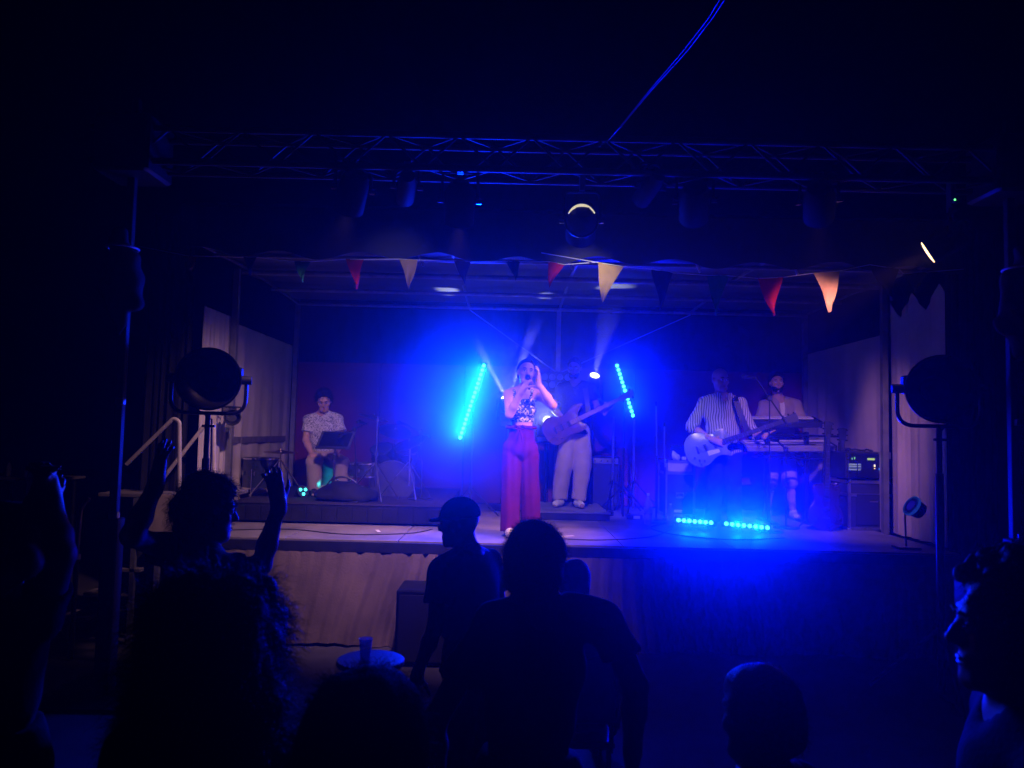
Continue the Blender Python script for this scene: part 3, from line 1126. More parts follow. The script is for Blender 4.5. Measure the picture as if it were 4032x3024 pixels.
def build_person(name_label, J, o):
    """J joints in the place, o options; returns the root"""
    h = o.get('h', .009)
    base = o.get('base', Vector((J['pel'].x, J['pel'].y, min(J['aL'].z, J['aR'].z) - .06)))
    root = empty('person', base, name_label, 'person', o.get('group'))
    pts = [J[q] for q in ('head', 'neck', 'sL', 'sR', 'eL', 'eR', 'wL', 'wR', 'pel', 'hL', 'hR', 'kL', 'kR', 'aL', 'aR', 'tL', 'tR')]
    lo, hi = bounds(pts, .24)
    skin = PM[o.get('skin', 'skin')]
    fr = head_frame(J['face'], J.get('hup', Vector((0, 0, 1))))
    s = o.get('hs', 1.0)
    # ---- the body, one continuous surface
    F = Field(lo, hi, h)
    rt, fw, up = torso(F, J, 0, o.get('bust', 0), o.get('belly', 0), o.get('w', 1.0))
    nb_ = J['neck'] - fw * .012
    nr = o.get('neck_r', .054)
    F.cone(nb_ - up * .03, Vector(J['head']) - fr[1] * .02 - fr[2] * .03, nr + .006, nr, .035)
    F.cone(nb_ - up * .015, J['sL'].lerp(nb_, .45), .05, .04, .05)
    F.cone(nb_ - up * .015, J['sR'].lerp(nb_, .45), .05, .04, .05)
    add_head(F, J['head'], fr, s)
    a = o.get('arm', 1.0)
    for q in 'LR':
        F.cone(J['s' + q], J['e' + q], .047 * a, .038 * a, .03)
        e, w = J['e' + q], J['w' + q]
        F.cone(e, e.lerp(w, .35), .038 * a, .039 * a, .02)
        F.cone(e.lerp(w, .35), w, .039 * a, .026 * a, .02)
        if 'd' + q in J:
            add_hand(F, w, J['d' + q], J['n' + q], J.get('th' + q, 1), J.get('c' + q, .5), o.get('hand', 1.0), J.get('sp' + q, .1))
        F.cone(J['h' + q], J['k' + q], .082, .055, .04)
        k_, an = J['k' + q], J['a' + q]
        F.cone(k_, k_.lerp(an, .35), .054, .054, .02)
        F.cone(k_.lerp(an, .35), an, .053, .036, .02)
        F.cone(an, J['t' + q], .036, .028, .02)
    body = F.mesh('body', skin, root)
    # ---- shirt
    if o.get('shirt'):
        inf = o.get('shirt_inf', .014)
        G = Field(lo, hi, h)
        torso(G, J, inf, o.get('bust', 0), o.get('belly', 0), o.get('w', 1.0))
        for q in 'LR':
            sl = o.get('sleeve', .55)
            s_, e, w = J['s' + q], J['e' + q], J['w' + q]
            if sl > 0:
                if sl <= 1:
                    end = s_.lerp(e, sl)
                    d = (e - s_).normalized()
                    G.cone(s_ - up * .012 + (J['neck'] - s_) * .05, end + d * .05, (.045 + inf * .6) * a, (.046 + inf * 1.4) * a, .04, cut=((end, d),))
                else:
                    end = e.lerp(w, sl - 1)
                    d = (w - e).normalized()
                    G.cone(s_ - up * .012 + (J['neck'] - s_) * .05, e, (.045 + inf * .6) * a, (.043 + inf) * a, .04)
                    G.cone(e, end + d * .04, (.043 + inf) * a, (.038 + inf) * a, .02, cut=((end, d),))
        if o.get('collar', True):
            G.cone(nb_ - up * .04, nb_ + up * .015, nr + .022, nr + .014, .02)
        G.cone(nb_ + up * .0 + fw * .03, nb_ + up * .16 + fw * .0, nr + .004, nr + .03, .008, 'sub')
        if o.get('vneck'):
            v = o['vneck']
            G.cone(nb_ + fw * .07 + up * .03, nb_ + fw * .16 - up * v, .055, .012, .01, 'sub')
        hem = J['pel'] - up * o.get('hem', .06)
        G.cut(hem, -up)
        if o.get('crop_top'):
            G.cut(J['pel'].lerp(J['neck'], o['crop_top']), up)
        G.wrinkle(o.get('fold', .006), 26, 3)
        G.mesh('shirt', PM[o['shirt']], root)
    # ---- trousers
    if o.get('legs'):
        G = Field(lo, hi, h)
        inf = o.get('leg_inf', .014)
        hw = (J['sR'] - J['sL']).length / 2
        pw_ = o.get('hipw', hw * .84 + .03)
        G.ell(J['pel'], (pw_ + .004, .122 + inf * .5, .13), (rt, fw, up), .04)
        wz = o.get('waist', .10)
        G.cone(J['pel'] + up * (wz - .02), J['pel'], .105, .105, .05)
        G.ell(J['pel'] + up * wz * .6, (hw * .76 + inf, .105 + inf + o.get('belly', 0) * .4, .10), (rt, fw, up), .04)
        lr = o.get('leg_r', (.092, .070, .055))
        end = o.get('leg_end', 1.0)
        for q in 'LR':
            h_, k_, an = J['h' + q], J['k' + q], J['a' + q]
            G.cone(h_, k_, lr[0] + inf, lr[1] + inf, o.get('leg_k', .03))
            e = k_.lerp(an, end)
            d = (an - k_).normalized()
            G.cone(k_, e + d * .05, lr[1] + inf, lr[2] + inf, o.get('leg_k', .02) * .7, cut=((e, d),))
        G.cut(J['pel'] + up * wz, up)
        G.wrinkle(o.get('leg_fold', .007), o.get('leg_freq', 20), 7, o.get('leg_zs', 1.0))
        G.mesh('trousers', PM[o['legs']], root)
    # ---- shoes
    if o.get('shoe'):
        for q in 'LR':
            an, t = J['a' + q], J['t' + q]
            zf = an.z - .065
            G = Field(np.minimum(np.array(an), np.array(t)) - .12, np.maximum(np.array(an), np.array(t)) + .12, .007)
            d = Vector((t.x - an.x, t.y - an.y, 0)).normalized()
            a0 = Vector((an.x, an.y, zf + .045)) - d * .04
            b0 = Vector((an.x, an.y, zf + .036)) + d * .15
            G.cone(a0, b0, .046, .040, .02)
            G.cone(Vector((an.x, an.y, zf + .09)), a0 + d * .05, .042, .046, .03)
            G.cut((0, 0, zf), (0, 0, -1))
            G.mesh('shoe', PM[o['shoe']], root)
    # ---- hair
    hk = o.get('hairstyle')
    if hk:
        hm_ = PM[o.get('hair', 'hair')]
        c = Vector(J['head'])
        r, f, u = fr
        L = lambda x, y, z: c + (r * x + f * y + u * z) * s
        G = Field(np.array(c) - .34 * s, np.array(c) + .30 * s, .006 if h < .011 else .008)
        th = o.get('hair_t', .012)
        face = ((L(0, .060, .070), (f * .8 - u * .62).normalized()),)
        if hk == 'tied':
            face = ((L(0, .050, .088), (f * .62 - u * .55).normalized()),)
        if hk in ('short', 'tied', 'crop'):
            G.ell(L(0, -.014, .036), ((.078 + th) * s, (.096 + th) * s, (.092 + th) * s), (r, f, u), .02, cut=face)
            G.ell(L(0, -.045, -.02), ((.074 + th * .7) * s, (.07 + th) * s, (.075) * s), (r, f, u), .03, cut=face)
            if hk == 'tied':
                G.ell(L(0, -.12, -.03), (.04 * s, .045 * s, .05 * s), (r, f, u), .03)
                G.cone(L(-.02, -.10, -.06), L(-.045, -.09, -.16), .022, .010, .02)
                G.cone(L(-.05, -.05, -.05), L(-.075, -.02, -.13), .014, .006, .02)
            G.wrinkle(.004 if hk != 'crop' else .002, 70, 5)
        elif hk == 'curly':
            G.ell(L(0, -.02, .045), ((.085 + th) * s, (.10 + th) * s, (.095 + th) * s), (r, f, u), .02, cut=((L(0, .075, .055), (f * .85 - u * .5).normalized()),))
            G.ell(L(0, -.06, -.03), ((.075 + th) * s, (.065 + th) * s, (.09) * s), (r, f, u), .03, cut=face)
            G.wrinkle(.016, 75, 9)
        elif hk == 'big':
            G.ell(L(0, -.03, .03), ((.085 + th) * s, (.10 + th) * s, (.10 + th * .8) * s), (r, f, u), .04)
            G.ell(L(0, -.05, -.12), ((.10 + th * 1.35) * s, (.08 + th) * s, (.16) * s), (r, f, u), .06)
            G.wrinkle(.016, 55, 4)
        elif hk == 'cap':
            G.ell(L(0, -.012, .040), (.090 * s, .108 * s, .098 * s), (r, f, u), .01, cut=((L(0, 0, .030), -u),))
            G.ell(L(0, .105, .028), (.062 * s, .058 * s, .010 * s), (r, f, u), .02)
        hm_o = G.mesh('hair' if hk != 'cap' else 'cap', hm_, root)
        ns = o.get('strands', 0)
        if ns:
            rd = random.Random(ns)
            me = hm_o.data
            nv = len(me.vertices)
            vs, fs = [], []
            org = ORG[root.name]
            ln = o.get('strand_len', .05)
            for _ in range(ns):
                v = me.vertices[rd.randrange(nv)]
                p = Vector(v.co)
                d = (Vector(v.normal) + Vector((rd.uniform(-1, 1), rd.uniform(-1, 1), rd.uniform(-1.3, .5))) * .8).normalized()
                l = ln * rd.uniform(.4, 1.3)
                w = o.get('strand_w', .0009)
                sd = d.cross(Vector((rd.uniform(-1, 1), rd.uniform(-1, 1), rd.uniform(-1, 1)))).normalized()
                b_ = len(vs)
                ph, am = rd.uniform(0, 6), rd.uniform(.004, .010)
                sd2 = d.cross(sd)
                for i in range(5):
                    t = i / 4
                    q = p + d * (l * t) + sd * (am * math.sin(ph + t * 7)) * t + sd2 * (am * math.cos(ph + t * 7)) * t + Vector((0, 0, -.25 * l * t * t))
                    ww = w * (1 - .6 * t)
                    vs += [q + sd2 * ww, q - sd2 * ww, q + sd * ww]
                for i in range(4):
                    k0 = b_ + i * 3
                    for z in range(3):
                        y = (z + 1) % 3
                        fs.append((k0 + z, k0 + y, k0 + 3 + y, k0 + 3 + z))
            m2 = bpy.data.meshes.new('stray_hair')
            m2.from_pydata([tuple(v) for v in vs], [], fs)
            m2.update()
            so = link_mesh('stray_hair', m2, hm_, hm_o)
            so['kind'] = 'stuff'
    if o.get('beard'):
        c = Vector(J['head'])
        r, f, u = fr
        L = lambda x, y, z: c + (r * x + f * y + u * z) * s
        G = Field(np.array(c) - .2, np.array(c) + .2, .006)
        G.ell(L(0, .026, -.062), (.064 * s, .068 * s, .056 * s), (r, f, u), .02, cut=((L(0, 0, -.035), (u * .9 + f * .25).normalized()),))
        G.cone(L(-.03, .068, -.092), L(.03, .068, -.092), .026 * s, .026 * s, .02)
        G.ell(L(0, .10, -.063), (.022 * s, .03 * s, .010 * s), (r, f, u), .006, 'sub')
        G.wrinkle(.003, 90, 2)
        G.mesh('beard', PM[o.get('hair', 'hair')], root)
    if o.get('face_detail', True):
        face_parts(root, body, J['head'], fr, s, o.get('hair', 'hair'), True, o.get('smile', 0))
    return root

# ------------------------------------------------------------------ the band
V3 = Vector


def on(p, z):
    return V3((p.x, p.y, z))


# singer
Ys = 7.25
JS = dict(head=P(2072, 1468, 7.20), face=V3((.14, -1, .06)), hup=V3((.10, 0, 1)), neck=P(2060, 1540, 7.27), pel=P(2050, 1765, 7.27),
          sL=P(2001, 1552, 7.26), sR=P(2119, 1553, 7.28), eL=P(2006, 1632, 7.12), eR=P(2176, 1596, 7.10),
          wL=P(2058, 1536, 7.00), wR=P(2119, 1509, 7.10),
          hL=P(2018, 1795, 7.26), hR=P(2084, 1795, 7.28), kL=P(2009, 1942, 7.24), kR=P(2088, 1942, 7.28),
          aL=on(P(2008, 2080, 7.20), ZS + .075), aR=on(P(2088, 2080, 7.32), ZS + .075),
          tL=on(P(2006, 2100, 7.06), ZS + .035), tR=on(P(2096, 2100, 7.14), ZS + .035), front=V3((0, -1, 0)),
          dL=P(2080, 1495, 6.99) - P(2058, 1536, 7.0), nL=V3((.9, .3, .2)), thL=-1, cL=1.0,
          dR=V3((.05, -.05, 1)), nR=V3((-.95, .1, 0)), thR=-1, cR=.25, spR=.2)
singer = build_person('singer in leaf print crop top and wide magenta trousers holding a microphone to her mouth', JS,
                      dict(h=.0065, skin='skin', shirt='leaf', sleeve=0, shirt_inf=.007, hem=-.25, crop_top=.86, collar=False, fold=.002, bust=.012, w=.94,
                           legs='purple', leg_r=(.088, .078, .080), leg_inf=.012, leg_k=.012, waist=.215, leg_end=1.08, leg_fold=.010, leg_freq=42, leg_zs=.16, hipw=.165,
                           shoe='sneaker', hairstyle='tied', hair='hair', hair_t=.008, arm=.98, neck_r=.047, strands=60, strand_len=.03))
# straps of the top, belt with bow
for q in (-1, 1):
    a = P(2060 + q * 34, 1548, 7.16)
    b = P(2056 + q * 30, 1590, 7.13)
    MB().tube([a + V3((q * .012, .10, .0)), a + V3((q * .006, .055, .030)), a + V3((0, .01, .015)), a.lerp(b, .5) + V3((0, -.012, 0)), b], .013, 8).build('strap', PM['leaf'], singer)
bt = MB()
ring = []
pc = JS['pel']
for k in range(28):
    t = 2 * math.pi * k / 28
    ring.append(V3((pc.x + .138 * math.cos(t), pc.y + .122 * math.sin(t), pc.z + .200 + .006 * math.sin(3 * t))))
bt.tube(ring, .014, 8, closed=True)
bt.build('belt', PM['purple'], singer)
kn = V3((pc.x - .02, pc.y - .135, pc.z + .198))
kb = MB()
kb.ball(kn, .018, 10)
kb.tube([kn, kn + V3((-.035, -.01, .02)), kn + V3((-.06, -.005, -.005)), kn + V3((-.03, -.008, -.015)), kn], .008, 6)
kb.tube([kn, kn + V3((.035, -.01, .02)), kn + V3((.06, -.005, -.005)), kn + V3((.03, -.008, -.015)), kn], .008, 6)
kb.tube([kn, kn + V3((-.03, -.012, -.09)), kn + V3((-.035, -.008, -.17))], [.008, .01, .006], 6)
kb.tube([kn, kn + V3((.025, -.012, -.08)), kn + V3((.035, -.008, -.14))], [.008, .01, .006], 6)
kb.build('bow', PM['purple'], singer)

# hand microphone
m0, m1 = P(2079, 1489, 7.035), P(2084, 1532, 6.95)
mic = empty('microphone', m1, 'black hand microphone held at the singer\'s mouth', 'microphone')
md = (m0 - m1).normalized()
MB().lathe(m1, md, [(0, .010), (.01, .0115), (.11, .017), (.125, .019)], 14).build('handle', M['black'], mic)
MB().lathe(m1 + md * .125, md, [(0, .019), (.006, .025), (.02, .027), (.038, .022), (.046, .01), (.048, .001)], 14).build('grille', M['blackmetal'], mic)

# bass player on the low riser
Yb = 9.2
ZB = ZS + .10
JB = dict(head=P(2262, 1450, 9.16), face=V3((-.25, -1, -.18)), neck=P(2264, 1516, 9.2), pel=P(2262, 1702, 9.2),
          sL=P(2208, 1526, 9.2), sR=P(2327, 1524, 9.2), eL=P(2178, 1608, 9.16), eR=P(2352, 1606, 9.16),
          wL=P(2222, 1652, 9.0), wR=P(2382, 1622, 8.98),
          hL=P(2240, 1722, 9.2), hR=P(2288, 1722, 9.2), kL=P(2222, 1838, 9.16), kR=P(2293, 1838, 9.12),
          aL=on(P(2204, 1960, 9.15), ZB + .075), aR=on(P(2276, 1960, 9.1), ZB + .075),
          tL=on(P(2186, 1990, 9.0), ZB + .035), tR=on(P(2292, 1990, 8.92), ZB + .035), front=V3((0, -1, 0)),
          dL=V3((.8, -.1, -.45)), nL=V3((0, 1, -.2)), thL=1, cL=.55,
          dR=V3((.25, -.1, .9)), nR=V3((-.3, -1, 0)), thR=1, cR=.85)
bassist = build_person('bass player in dark tee and khaki trousers with white sneakers, face in shadow', JB,
                       dict(h=.0085, skin='skin2', shirt='tprint', sleeve=.62, shirt_inf=.022, hem=.02, legs='khaki', leg_r=(.088, .085, .078), leg_inf=.012,
                            leg_end=.97, leg_fold=.016, leg_k=.015, shoe='sneaker', hairstyle='crop', hair='hair', hair_t=.006, beard=True, fold=.010))

# guitarist with the striped shirt
Yg = 8.3
JG = dict(head=P(2836, 1496, 8.26), face=V3((.28, -1, -.12)), neck=P(2842, 1562, 8.3), pel=P(2848, 1775, 8.3),
          sL=P(2766, 1580, 8.28), sR=P(2922, 1584, 8.32), eL=P(2722, 1682, 8.24), eR=P(2964, 1706, 8.26),
          wL=P(2806, 1732, 8.06), wR=P(3010, 1716, 8.06),
          hL=P(2818, 1798, 8.3), hR=P(2880, 1798, 8.3), kL=P(2812, 1930, 8.26), kR=P(2886, 1930, 8.26),
          aL=on(P(2806, 2060, 8.26), ZS + .075), aR=on(P(2894, 2060, 8.26), ZS + .075),
          tL=on(P(2796, 2080, 8.1), ZS + .035), tR=on(P(2908, 2080, 8.1), ZS + .035), front=V3((0, -1, 0)),
          dL=V3((.85, -.15, -.25)), nL=V3((0, 1, -.2)), thL=1, cL=.5,
          dR=V3((.10, -.35, .9)), nR=V3((-.1, -1, -.2)), thR=1, cR=.7)
guitarist = build_person('bald guitarist in blue and white striped shirt with rolled sleeves', JG,
                         dict(h=.0085, skin='skin', shirt='stripe', sleeve=1.12, shirt_inf=.022, hem=.07, vneck=.10, legs='dark', leg_r=(.09, .075, .065),
                              shoe='dark', fold=.010, belly=.03, hs=1.03))
for q in (-1, 1):
    n0 = JG['neck']
    c = MB()
    c.prism([(0, 0), (.075, -.055), (.09, .005), (.05, .05), (.01, .03)], n0 + V3((q * .02, -.085, -.005)), V3((q, 0, 0)), V3((0, -.25, .97)), V3((0, -1, -.2)), .008)
    c.build('collar', PM['stripe'], guitarist)
for q in 'LR':
    e, w = JG['e' + q], JG['w' + q]
    MB().lathe(e.lerp(w, .06), w - e, [(0, .068), (.012, .073), (.045, .073), (.055, .066)], 16).build('cuff', PM['stripe'], guitarist)

# keyboard player
Yk = 9.35
JK = dict(head=P(3058, 1506, 9.28), face=V3((-.1, -1, -.05)), neck=P(3066, 1572, 9.35), pel=P(3072, 1772, 9.38),
          sL=P(3004, 1590, 9.35), sR=P(3140, 1590, 9.35), eL=P(2990, 1672, 9.28), eR=P(3160, 1668, 9.28),
          wL=P(3010, 1672, 9.04), wR=P(3136, 1664, 9.04),
          hL=P(3045, 1792, 9.38), hR=P(3102, 1792, 9.38), kL=P(3032, 1900, 9.36), kR=P(3108, 1900, 9.3),
          aL=on(P(3020, 2020, 9.4), ZS + .075), aR=on(P(3124, 2020, 9.3), ZS + .075),
          tL=on(P(3012, 2030, 9.25), ZS + .035), tR=on(P(3136, 2030, 9.15), ZS + .035), front=V3((0, -1, 0)),
          dL=V3((.1, -1, -.1)), nL=V3((0, -.1, -1)), thL=-1, cL=.35, dR=V3((-.1, -1, -.1)), nR=V3((0, -.1, -1)), thR=1, cR=.35)
keyman = build_person('smiling bearded keyboard player in open beige shirt over a white tee', JK,
                      dict(h=.0085, skin='skin', shirt='beige', sleeve=.8, shirt_inf=.024, hem=.10, vneck=.30, legs='khaki', leg_r=(.09, .08, .075), leg_end=.10,
                           shoe='sneaker', hairstyle='short', hair='hair', hair_t=.016, strands=700, strand_len=.025, strand_w=.0012, beard=True, fold=.010, smile=.004))
G = Field(*bounds([JK['neck'], JK['pel'], JK['sL'], JK['sR']], .22), .009)
torso(G, JK, .010)
G.cone(JK['neck'] + V3((0, -.03, 0)), JK['neck'] + V3((0, -.0, .16)), .062, .09, .01, 'sub')
G.cone(JK['neck'] + V3((0, -.07, .03)), JK['neck'] + V3((0, -.14, -.05)), .06, .03, .01, 'sub')
G.mesh('undershirt', PM['whitetee'], keyman)

# drummer sitting behind the kit
Yd = 8.95
JD = dict(head=P(1276, 1578, 8.86), face=V3((.22, -1, -.50)), hup=V3((0, -.3, 1)), neck=P(1272, 1630, 8.95), pel=P(1272, 1800, 9.05),
          sL=P(1214, 1652, 8.95), sR=P(1334, 1648, 8.95), eL=P(1204, 1734, 8.9), eR=P(1348, 1734, 8.9),
          wL=P(1228, 1790, 8.72), wR=P(1322, 1788, 8.68),
          hL=P(1246, 1808, 9.0), hR=P(1300, 1808, 9.0), kL=P(1236, 1822, 8.62), kR=P(1344, 1822, 8.62),
          aL=on(P(1238, 1930, 8.68), RZ + .075), aR=on(P(1346, 1930, 8.68), RZ + .075),
          tL=on(P(1234, 1950, 8.52), RZ + .035), tR=on(P(1352, 1950, 8.52), RZ + .035), front=V3((0, -1, 0)),
          dL=V3((.4, -.8, -.1)), nL=V3((.2, 0, -1)), thL=-1, cL=.8, dR=V3((-.3, -.8, -.1)), nR=V3((-.2, 0, -1)), thR=1, cR=.8)
drummer = build_person('seated drummer in white floral tee looking down behind a black tablet stand', JD,
                       dict(h=.0085, skin='skin', shirt='floral', sleeve=.6, shirt_inf=.022, hem=.05, legs='khaki', leg_r=(.09, .078, .068), leg_inf=.012,
                            shoe='dark', hairstyle='short', hair='hair', hair_t=.022, strands=900, strand_len=.03, strand_w=.0012, fold=.009, base=V3((P(1272, 1900, 9).x, 9.0, RZ))))


# ------------------------------------------------------------------ guitars
def smooth_loop(pts, n=4):
    out = []
    m = len(pts)
    for i in range(m):
        p0, p1, p2, p3 = [Vector((*pts[(i + k - 1) % m], 0)) for k in range(4)]
        for j in range(n):
            t = j / n
            q = .5 * ((2 * p1) + (p2 - p0) * t + (2 * p0 - 5 * p1 + 4 * p2 - p3) * t * t + (3 * p1 - p0 - 3 * p2 + p3) * t ** 3)
            out.append((q.x, q.y))
    return out


SINGLECUT = [(-.23, 0), (-.215, .09), (-.15, .155), (-.06, .160), (.02, .118), (.07, .108), (.13, .128), (.185, .115), (.20, .06), (.205, .0),
             (.20, -.035), (.165, -.045), (.15, -.075), (.17, -.115), (.145, -.135), (.08, -.112), (.02, -.118), (-.06, -.160), (-.15, -.155), (-.215, -.09)]
DOUBLECUT = [(-.25, .0), (-.235, .10), (-.16, .165), (-.07, .150), (.0, .115), (.08, .125), (.18, .165), (.27, .150), (.285, .125), (.22, .085), (.19, .05), (.185, 0),
             (.19, -.045), (.225, -.085), (.20, -.125), (.12, -.135), (.04, -.115), (-.05, -.125), (-.14, -.160), (-.22, -.11)]


def guitar(name, label, c, nd, nrm, outline, bodymat, neck_len, sc=1.0, cat='guitar', flip=1, headmat=None, top=None, nstr=6, group=None, neckmat=None):
    c, nd = Vector(c), nrmz(nd)
    nrm = Vector(nrm)
    nrm = (nrm - nd * nrm.dot(nd)).normalized()
    sd = nrm.cross(nd).normalized() * flip
    root = empty(name, c, label, cat, group)
    ol = smooth_loop([(a * sc, b * sc) for a, b in outline], 3)
    b = MB()
    n = len(ol)
    rings = [(-.021, .93), (-.017, 1.0), (.017, 1.0), (.021, .95)]
    vs, fs = [], []
    for (t, k) in rings:
        for a, q in ol:
            vs.append(c + nd * a * k + sd * q * k + nrm * t)
    for r in range(3):
        for i in range(n):
            j = (i + 1) % n
            fs.append((r * n + i, r * n + j, r * n + n + j, r * n + n + i))
    fs += [tuple(reversed(range(n))), tuple(range(3 * n, 4 * n))]
    b.add(vs, fs)
    b.build('body', bodymat, root, smooth=40)
    x0, x1 = .10 * sc, neck_len
    nm = neckmat or M['wood']
    nk = MB()
    nk.prism([(x0, -.028), (x1, -.021), (x1, .021), (x0, .028)], c + nrm * .024, nd, sd, nrm, .022)
    neck = nk.build('neck', nm, root)
    fb = MB()
    fb.prism([(x0 - .02, -.027), (x1, -.020), (x1, .020), (x0 - .02, .027)], c + nrm * .0375, nd, sd, nrm, .004)
    fb.build('fretboard', M['wood'] if neckmat is None else neckmat, root)
    for i in range(12):
        t = x0 + (x1 - x0) * (1 - 2 ** (-(i + 1) / 6.5)) / (1 - 2 ** (-12 / 6.5)) * .95
        q = x1 - (t - x0)
        MB().box(c + nd * q + nrm * .0405, (.002, .042, .002), (nd, sd, nrm)).build('fret', M['steel'], neck)
    hd = MB()
    hl = [(0, -.021), (.03, -.034), (.10, -.040), (.165, -.052), (.175, -.01), (.17, .045), (.10, .040), (.03, .034), (0, .021)]
    hd.prism(hl, c + nd * (x1 + .0) + nrm * .016, nd, sd, nrm, .016)
    hdo = hd.build('headstock', headmat or nm, root)
    per = max(2, nstr // 2)
    for q in (-1, 1):
        for i in range(per):
            p = c + nd * (x1 + .035 + .115 * i / max(1, per - 1)) + sd * q * .036 + nrm * .018
            MB().cyl(p, p + sd * q * .022 + nrm * .002, .008, .009, 8).build('tuning_peg', M['blackmetal'], hdo)
    st = MB()
    for i in range(nstr):
        o_ = (i / (nstr - 1) - .5)
        st.tube([c + nd * (-.12 * sc) + sd * o_ * .05 + nrm * .042, c + nd * (x1 + .03) + sd * o_ * .034 + nrm * .0425], .0008, 4)
    st = st.build('strings', M['steel'], root)
    st['kind'] = 'stuff'
    for a, w in ((.055, .03), (-.035, .03)):
        MB().bbox(c + nd * a * sc + nrm * .027, (w, .075, .014), .004, (nd, sd, nrm)).build('pickup', M['black'], root)
    MB().bbox(c + nd * (-.115 * sc) + nrm * .027, (.02, .08, .014), .004, (nd, sd, nrm)).build('bridge', M['chrome'], root)
    for a, q in ((-.13, -.095), (-.165, -.06), (-.085, -.115), (-.125, -.135)):
        if cat == 'bass guitar' and a == -.125:
            continue
        p = c + nd * a * sc + sd * q * sc + nrm * .02
        MB().cyl(p, p + nrm * .02, .012, .010, 12).build('knob', M['black'] if cat != 'bass guitar' else M['chrome'], root)
    return root


bm = mat('bass_wood', (.13, .055, .028), .42, 0, .4, 10, .1, 30, .5, .2)
gm = mat('pale_blue_lacquer', (.20, .25, .36), .25, 0, .08, 5, 0, 10, .5, .8)
bc = P(2224, 1678, 8.98)
bass = guitar('bass_guitar', 'natural wood bass guitar held by the player on the low riser', bc, P(2512, 1536, 8.78) - bc, V3((0, -1, .12)), DOUBLECUT, bm,
              (P(2440, 1572, 8.83) - bc).length, 1.06, 'bass guitar', 1, mat('maple', (.5, .36, .24), .4, 0, .15, 20), nstr=5)
gc = P(2792, 1758, 8.1)
lp = guitar('electric_guitar', 'pale blue single cutaway electric guitar played by the bald guitarist', gc, P(3140, 1640, 7.95) - gc, V3((0, -1, .10)), SINGLECUT, gm,
            (P(3075, 1662, 7.98) - gc).length, 1.12, 'guitar', 1, M['black'], neckmat=M['black'])
MB().prism([(-.05, -.03), (.08, -.05), (.10, -.10), (-.02, -.115)], gc + V3((.02, -.026, .0)), nrmz(P(3140, 1640, 7.95) - gc), V3((0, 0, 1)), V3((0, -1, 0)), .004).build('pickguard', M['white'], lp)
# straps
sp = MB()
a, b = gc + V3((-.18, .02, .06)), P(2905, 1566, 8.2)
sp.box((0, 0, 0), (0.001, .001, .001))
sp = MB()
path = [P(2952, 1720, 8.10), P(2918, 1640, 8.09), P(2898, 1580, 8.14), P(2892, 1560, 8.26), P(2880, 1580, 8.42)]
vs, fs = [], []
for i, p in enumerate(path):
    for s_ in (-1, 1):
        for t_ in (0, 1):
            vs.append(p + V3((s_ * .032, -.012 * t_, 0)))
for i in range(len(path) - 1):
    k = i * 4
    fs += [(k + 1, k + 3, k + 7, k + 5), (k + 2, k, k + 4, k + 6), (k, k + 1, k + 5, k + 4), (k + 3, k + 2, k + 6, k + 7)]
sp.add(vs, fs)
sp.build('strap', M['black'], lp)
sp = MB()
path = [P(2318, 1640, 9.02), P(2312, 1580, 9.04), P(2305, 1528, 9.10), P(2300, 1512, 9.2), P(2290, 1530, 9.3)]
vs = []
for i, p in enumerate(path):
    for s_ in (-1, 1):
        for t_ in (0, 1):
            vs.append(p + V3((s_ * .03, -.012 * t_, 0)))
sp.add(vs, fs)
sp.build('strap', M['black'], bass)

# ------------------------------------------------------------------ risers and drum corner
rx0, rx1 = XL + .12, P(1745, 2050, 7.75).x
dr = empty('drum_riser', ((rx0 + rx1) / 2, 8.9, ZS), 'low black carpeted riser under the drum kit', 'riser')
MB().bbox(((rx0 + rx1) / 2, 9.0, ZS + .108), (rx1 - rx0, 2.45, .18), .01).build('platform', M['blackcloth'], dr)
MB().bbox(((rx0 + rx1) / 2, 9.0, ZS + .2), (rx1 - rx0 + .02, 2.47, .012), .004).build('carpet', mat('dark_carpet', (.03, .025, .03), .95, 0, .4, 20, .6, 90, .1), dr)
for i in range(14):
    x = rx0 + (rx1 - rx0) * (i + .5) / 14
    MB().bbox((x, 7.768, ZS + .10), ((rx1 - rx0) / 14 - .01, .008, .15), .003).build('front_slat', M['blackcloth'], dr)
br = empty('bass_riser', (.62, 9.2, ZS), 'thin low riser with pale metal edge under the bass player', 'riser')
bx0, bx1 = P(2095, 2020, 8.62).x, P(2402, 2020, 8.62).x
MB().bbox(((bx0 + bx1) / 2, 9.2, ZS + .045), (bx1 - bx0, 1.16, .085), .008).build('platform', M['black'], br)
MB().bbox(((bx0 + bx1) / 2, 9.2, ZS + .094), (bx1 - bx0 - .03, 1.13, .01), .003).build('top', M['deck'], br)
MB().bbox(((bx0 + bx1) / 2, 8.615, ZS + .09), (bx1 - bx0 + .01, .02, .022), .004).build('edge_strip', M['alu'], br)
MB().bbox((bx1 + .02, 8.66, ZS + .085), (.05, .06, .05), .006).build('clamp', M['black'], br)

tealwood = mat('pale_wood', (.50, .44, .36), .6, 0, .2, 9)
cj = P(1274, 1870, 9.05)
caj = empty('box_drum', (cj.x, 9.06, RZ), 'pale box drum the drummer sits on, lit teal', 'drum')
MB().bbox((cj.x, 9.10, RZ + .23), (.34, .32, .44), .012).build('box', tealwood, caj)
MB().bbox((cj.x, 8.934, RZ + .23), (.33, .012, .43), .004).build('front_board', tealwood, caj)
for sx_ in (-1, 1):
    for sy_ in (-1, 1):
        MB().cyl((cj.x + sx_ * .13, 9.10 + sy_ * .12, RZ + .005), (cj.x + sx_ * .13, 9.10 + sy_ * .12, RZ + .012), .02, n=8).build('foot', M['rubber'], caj)

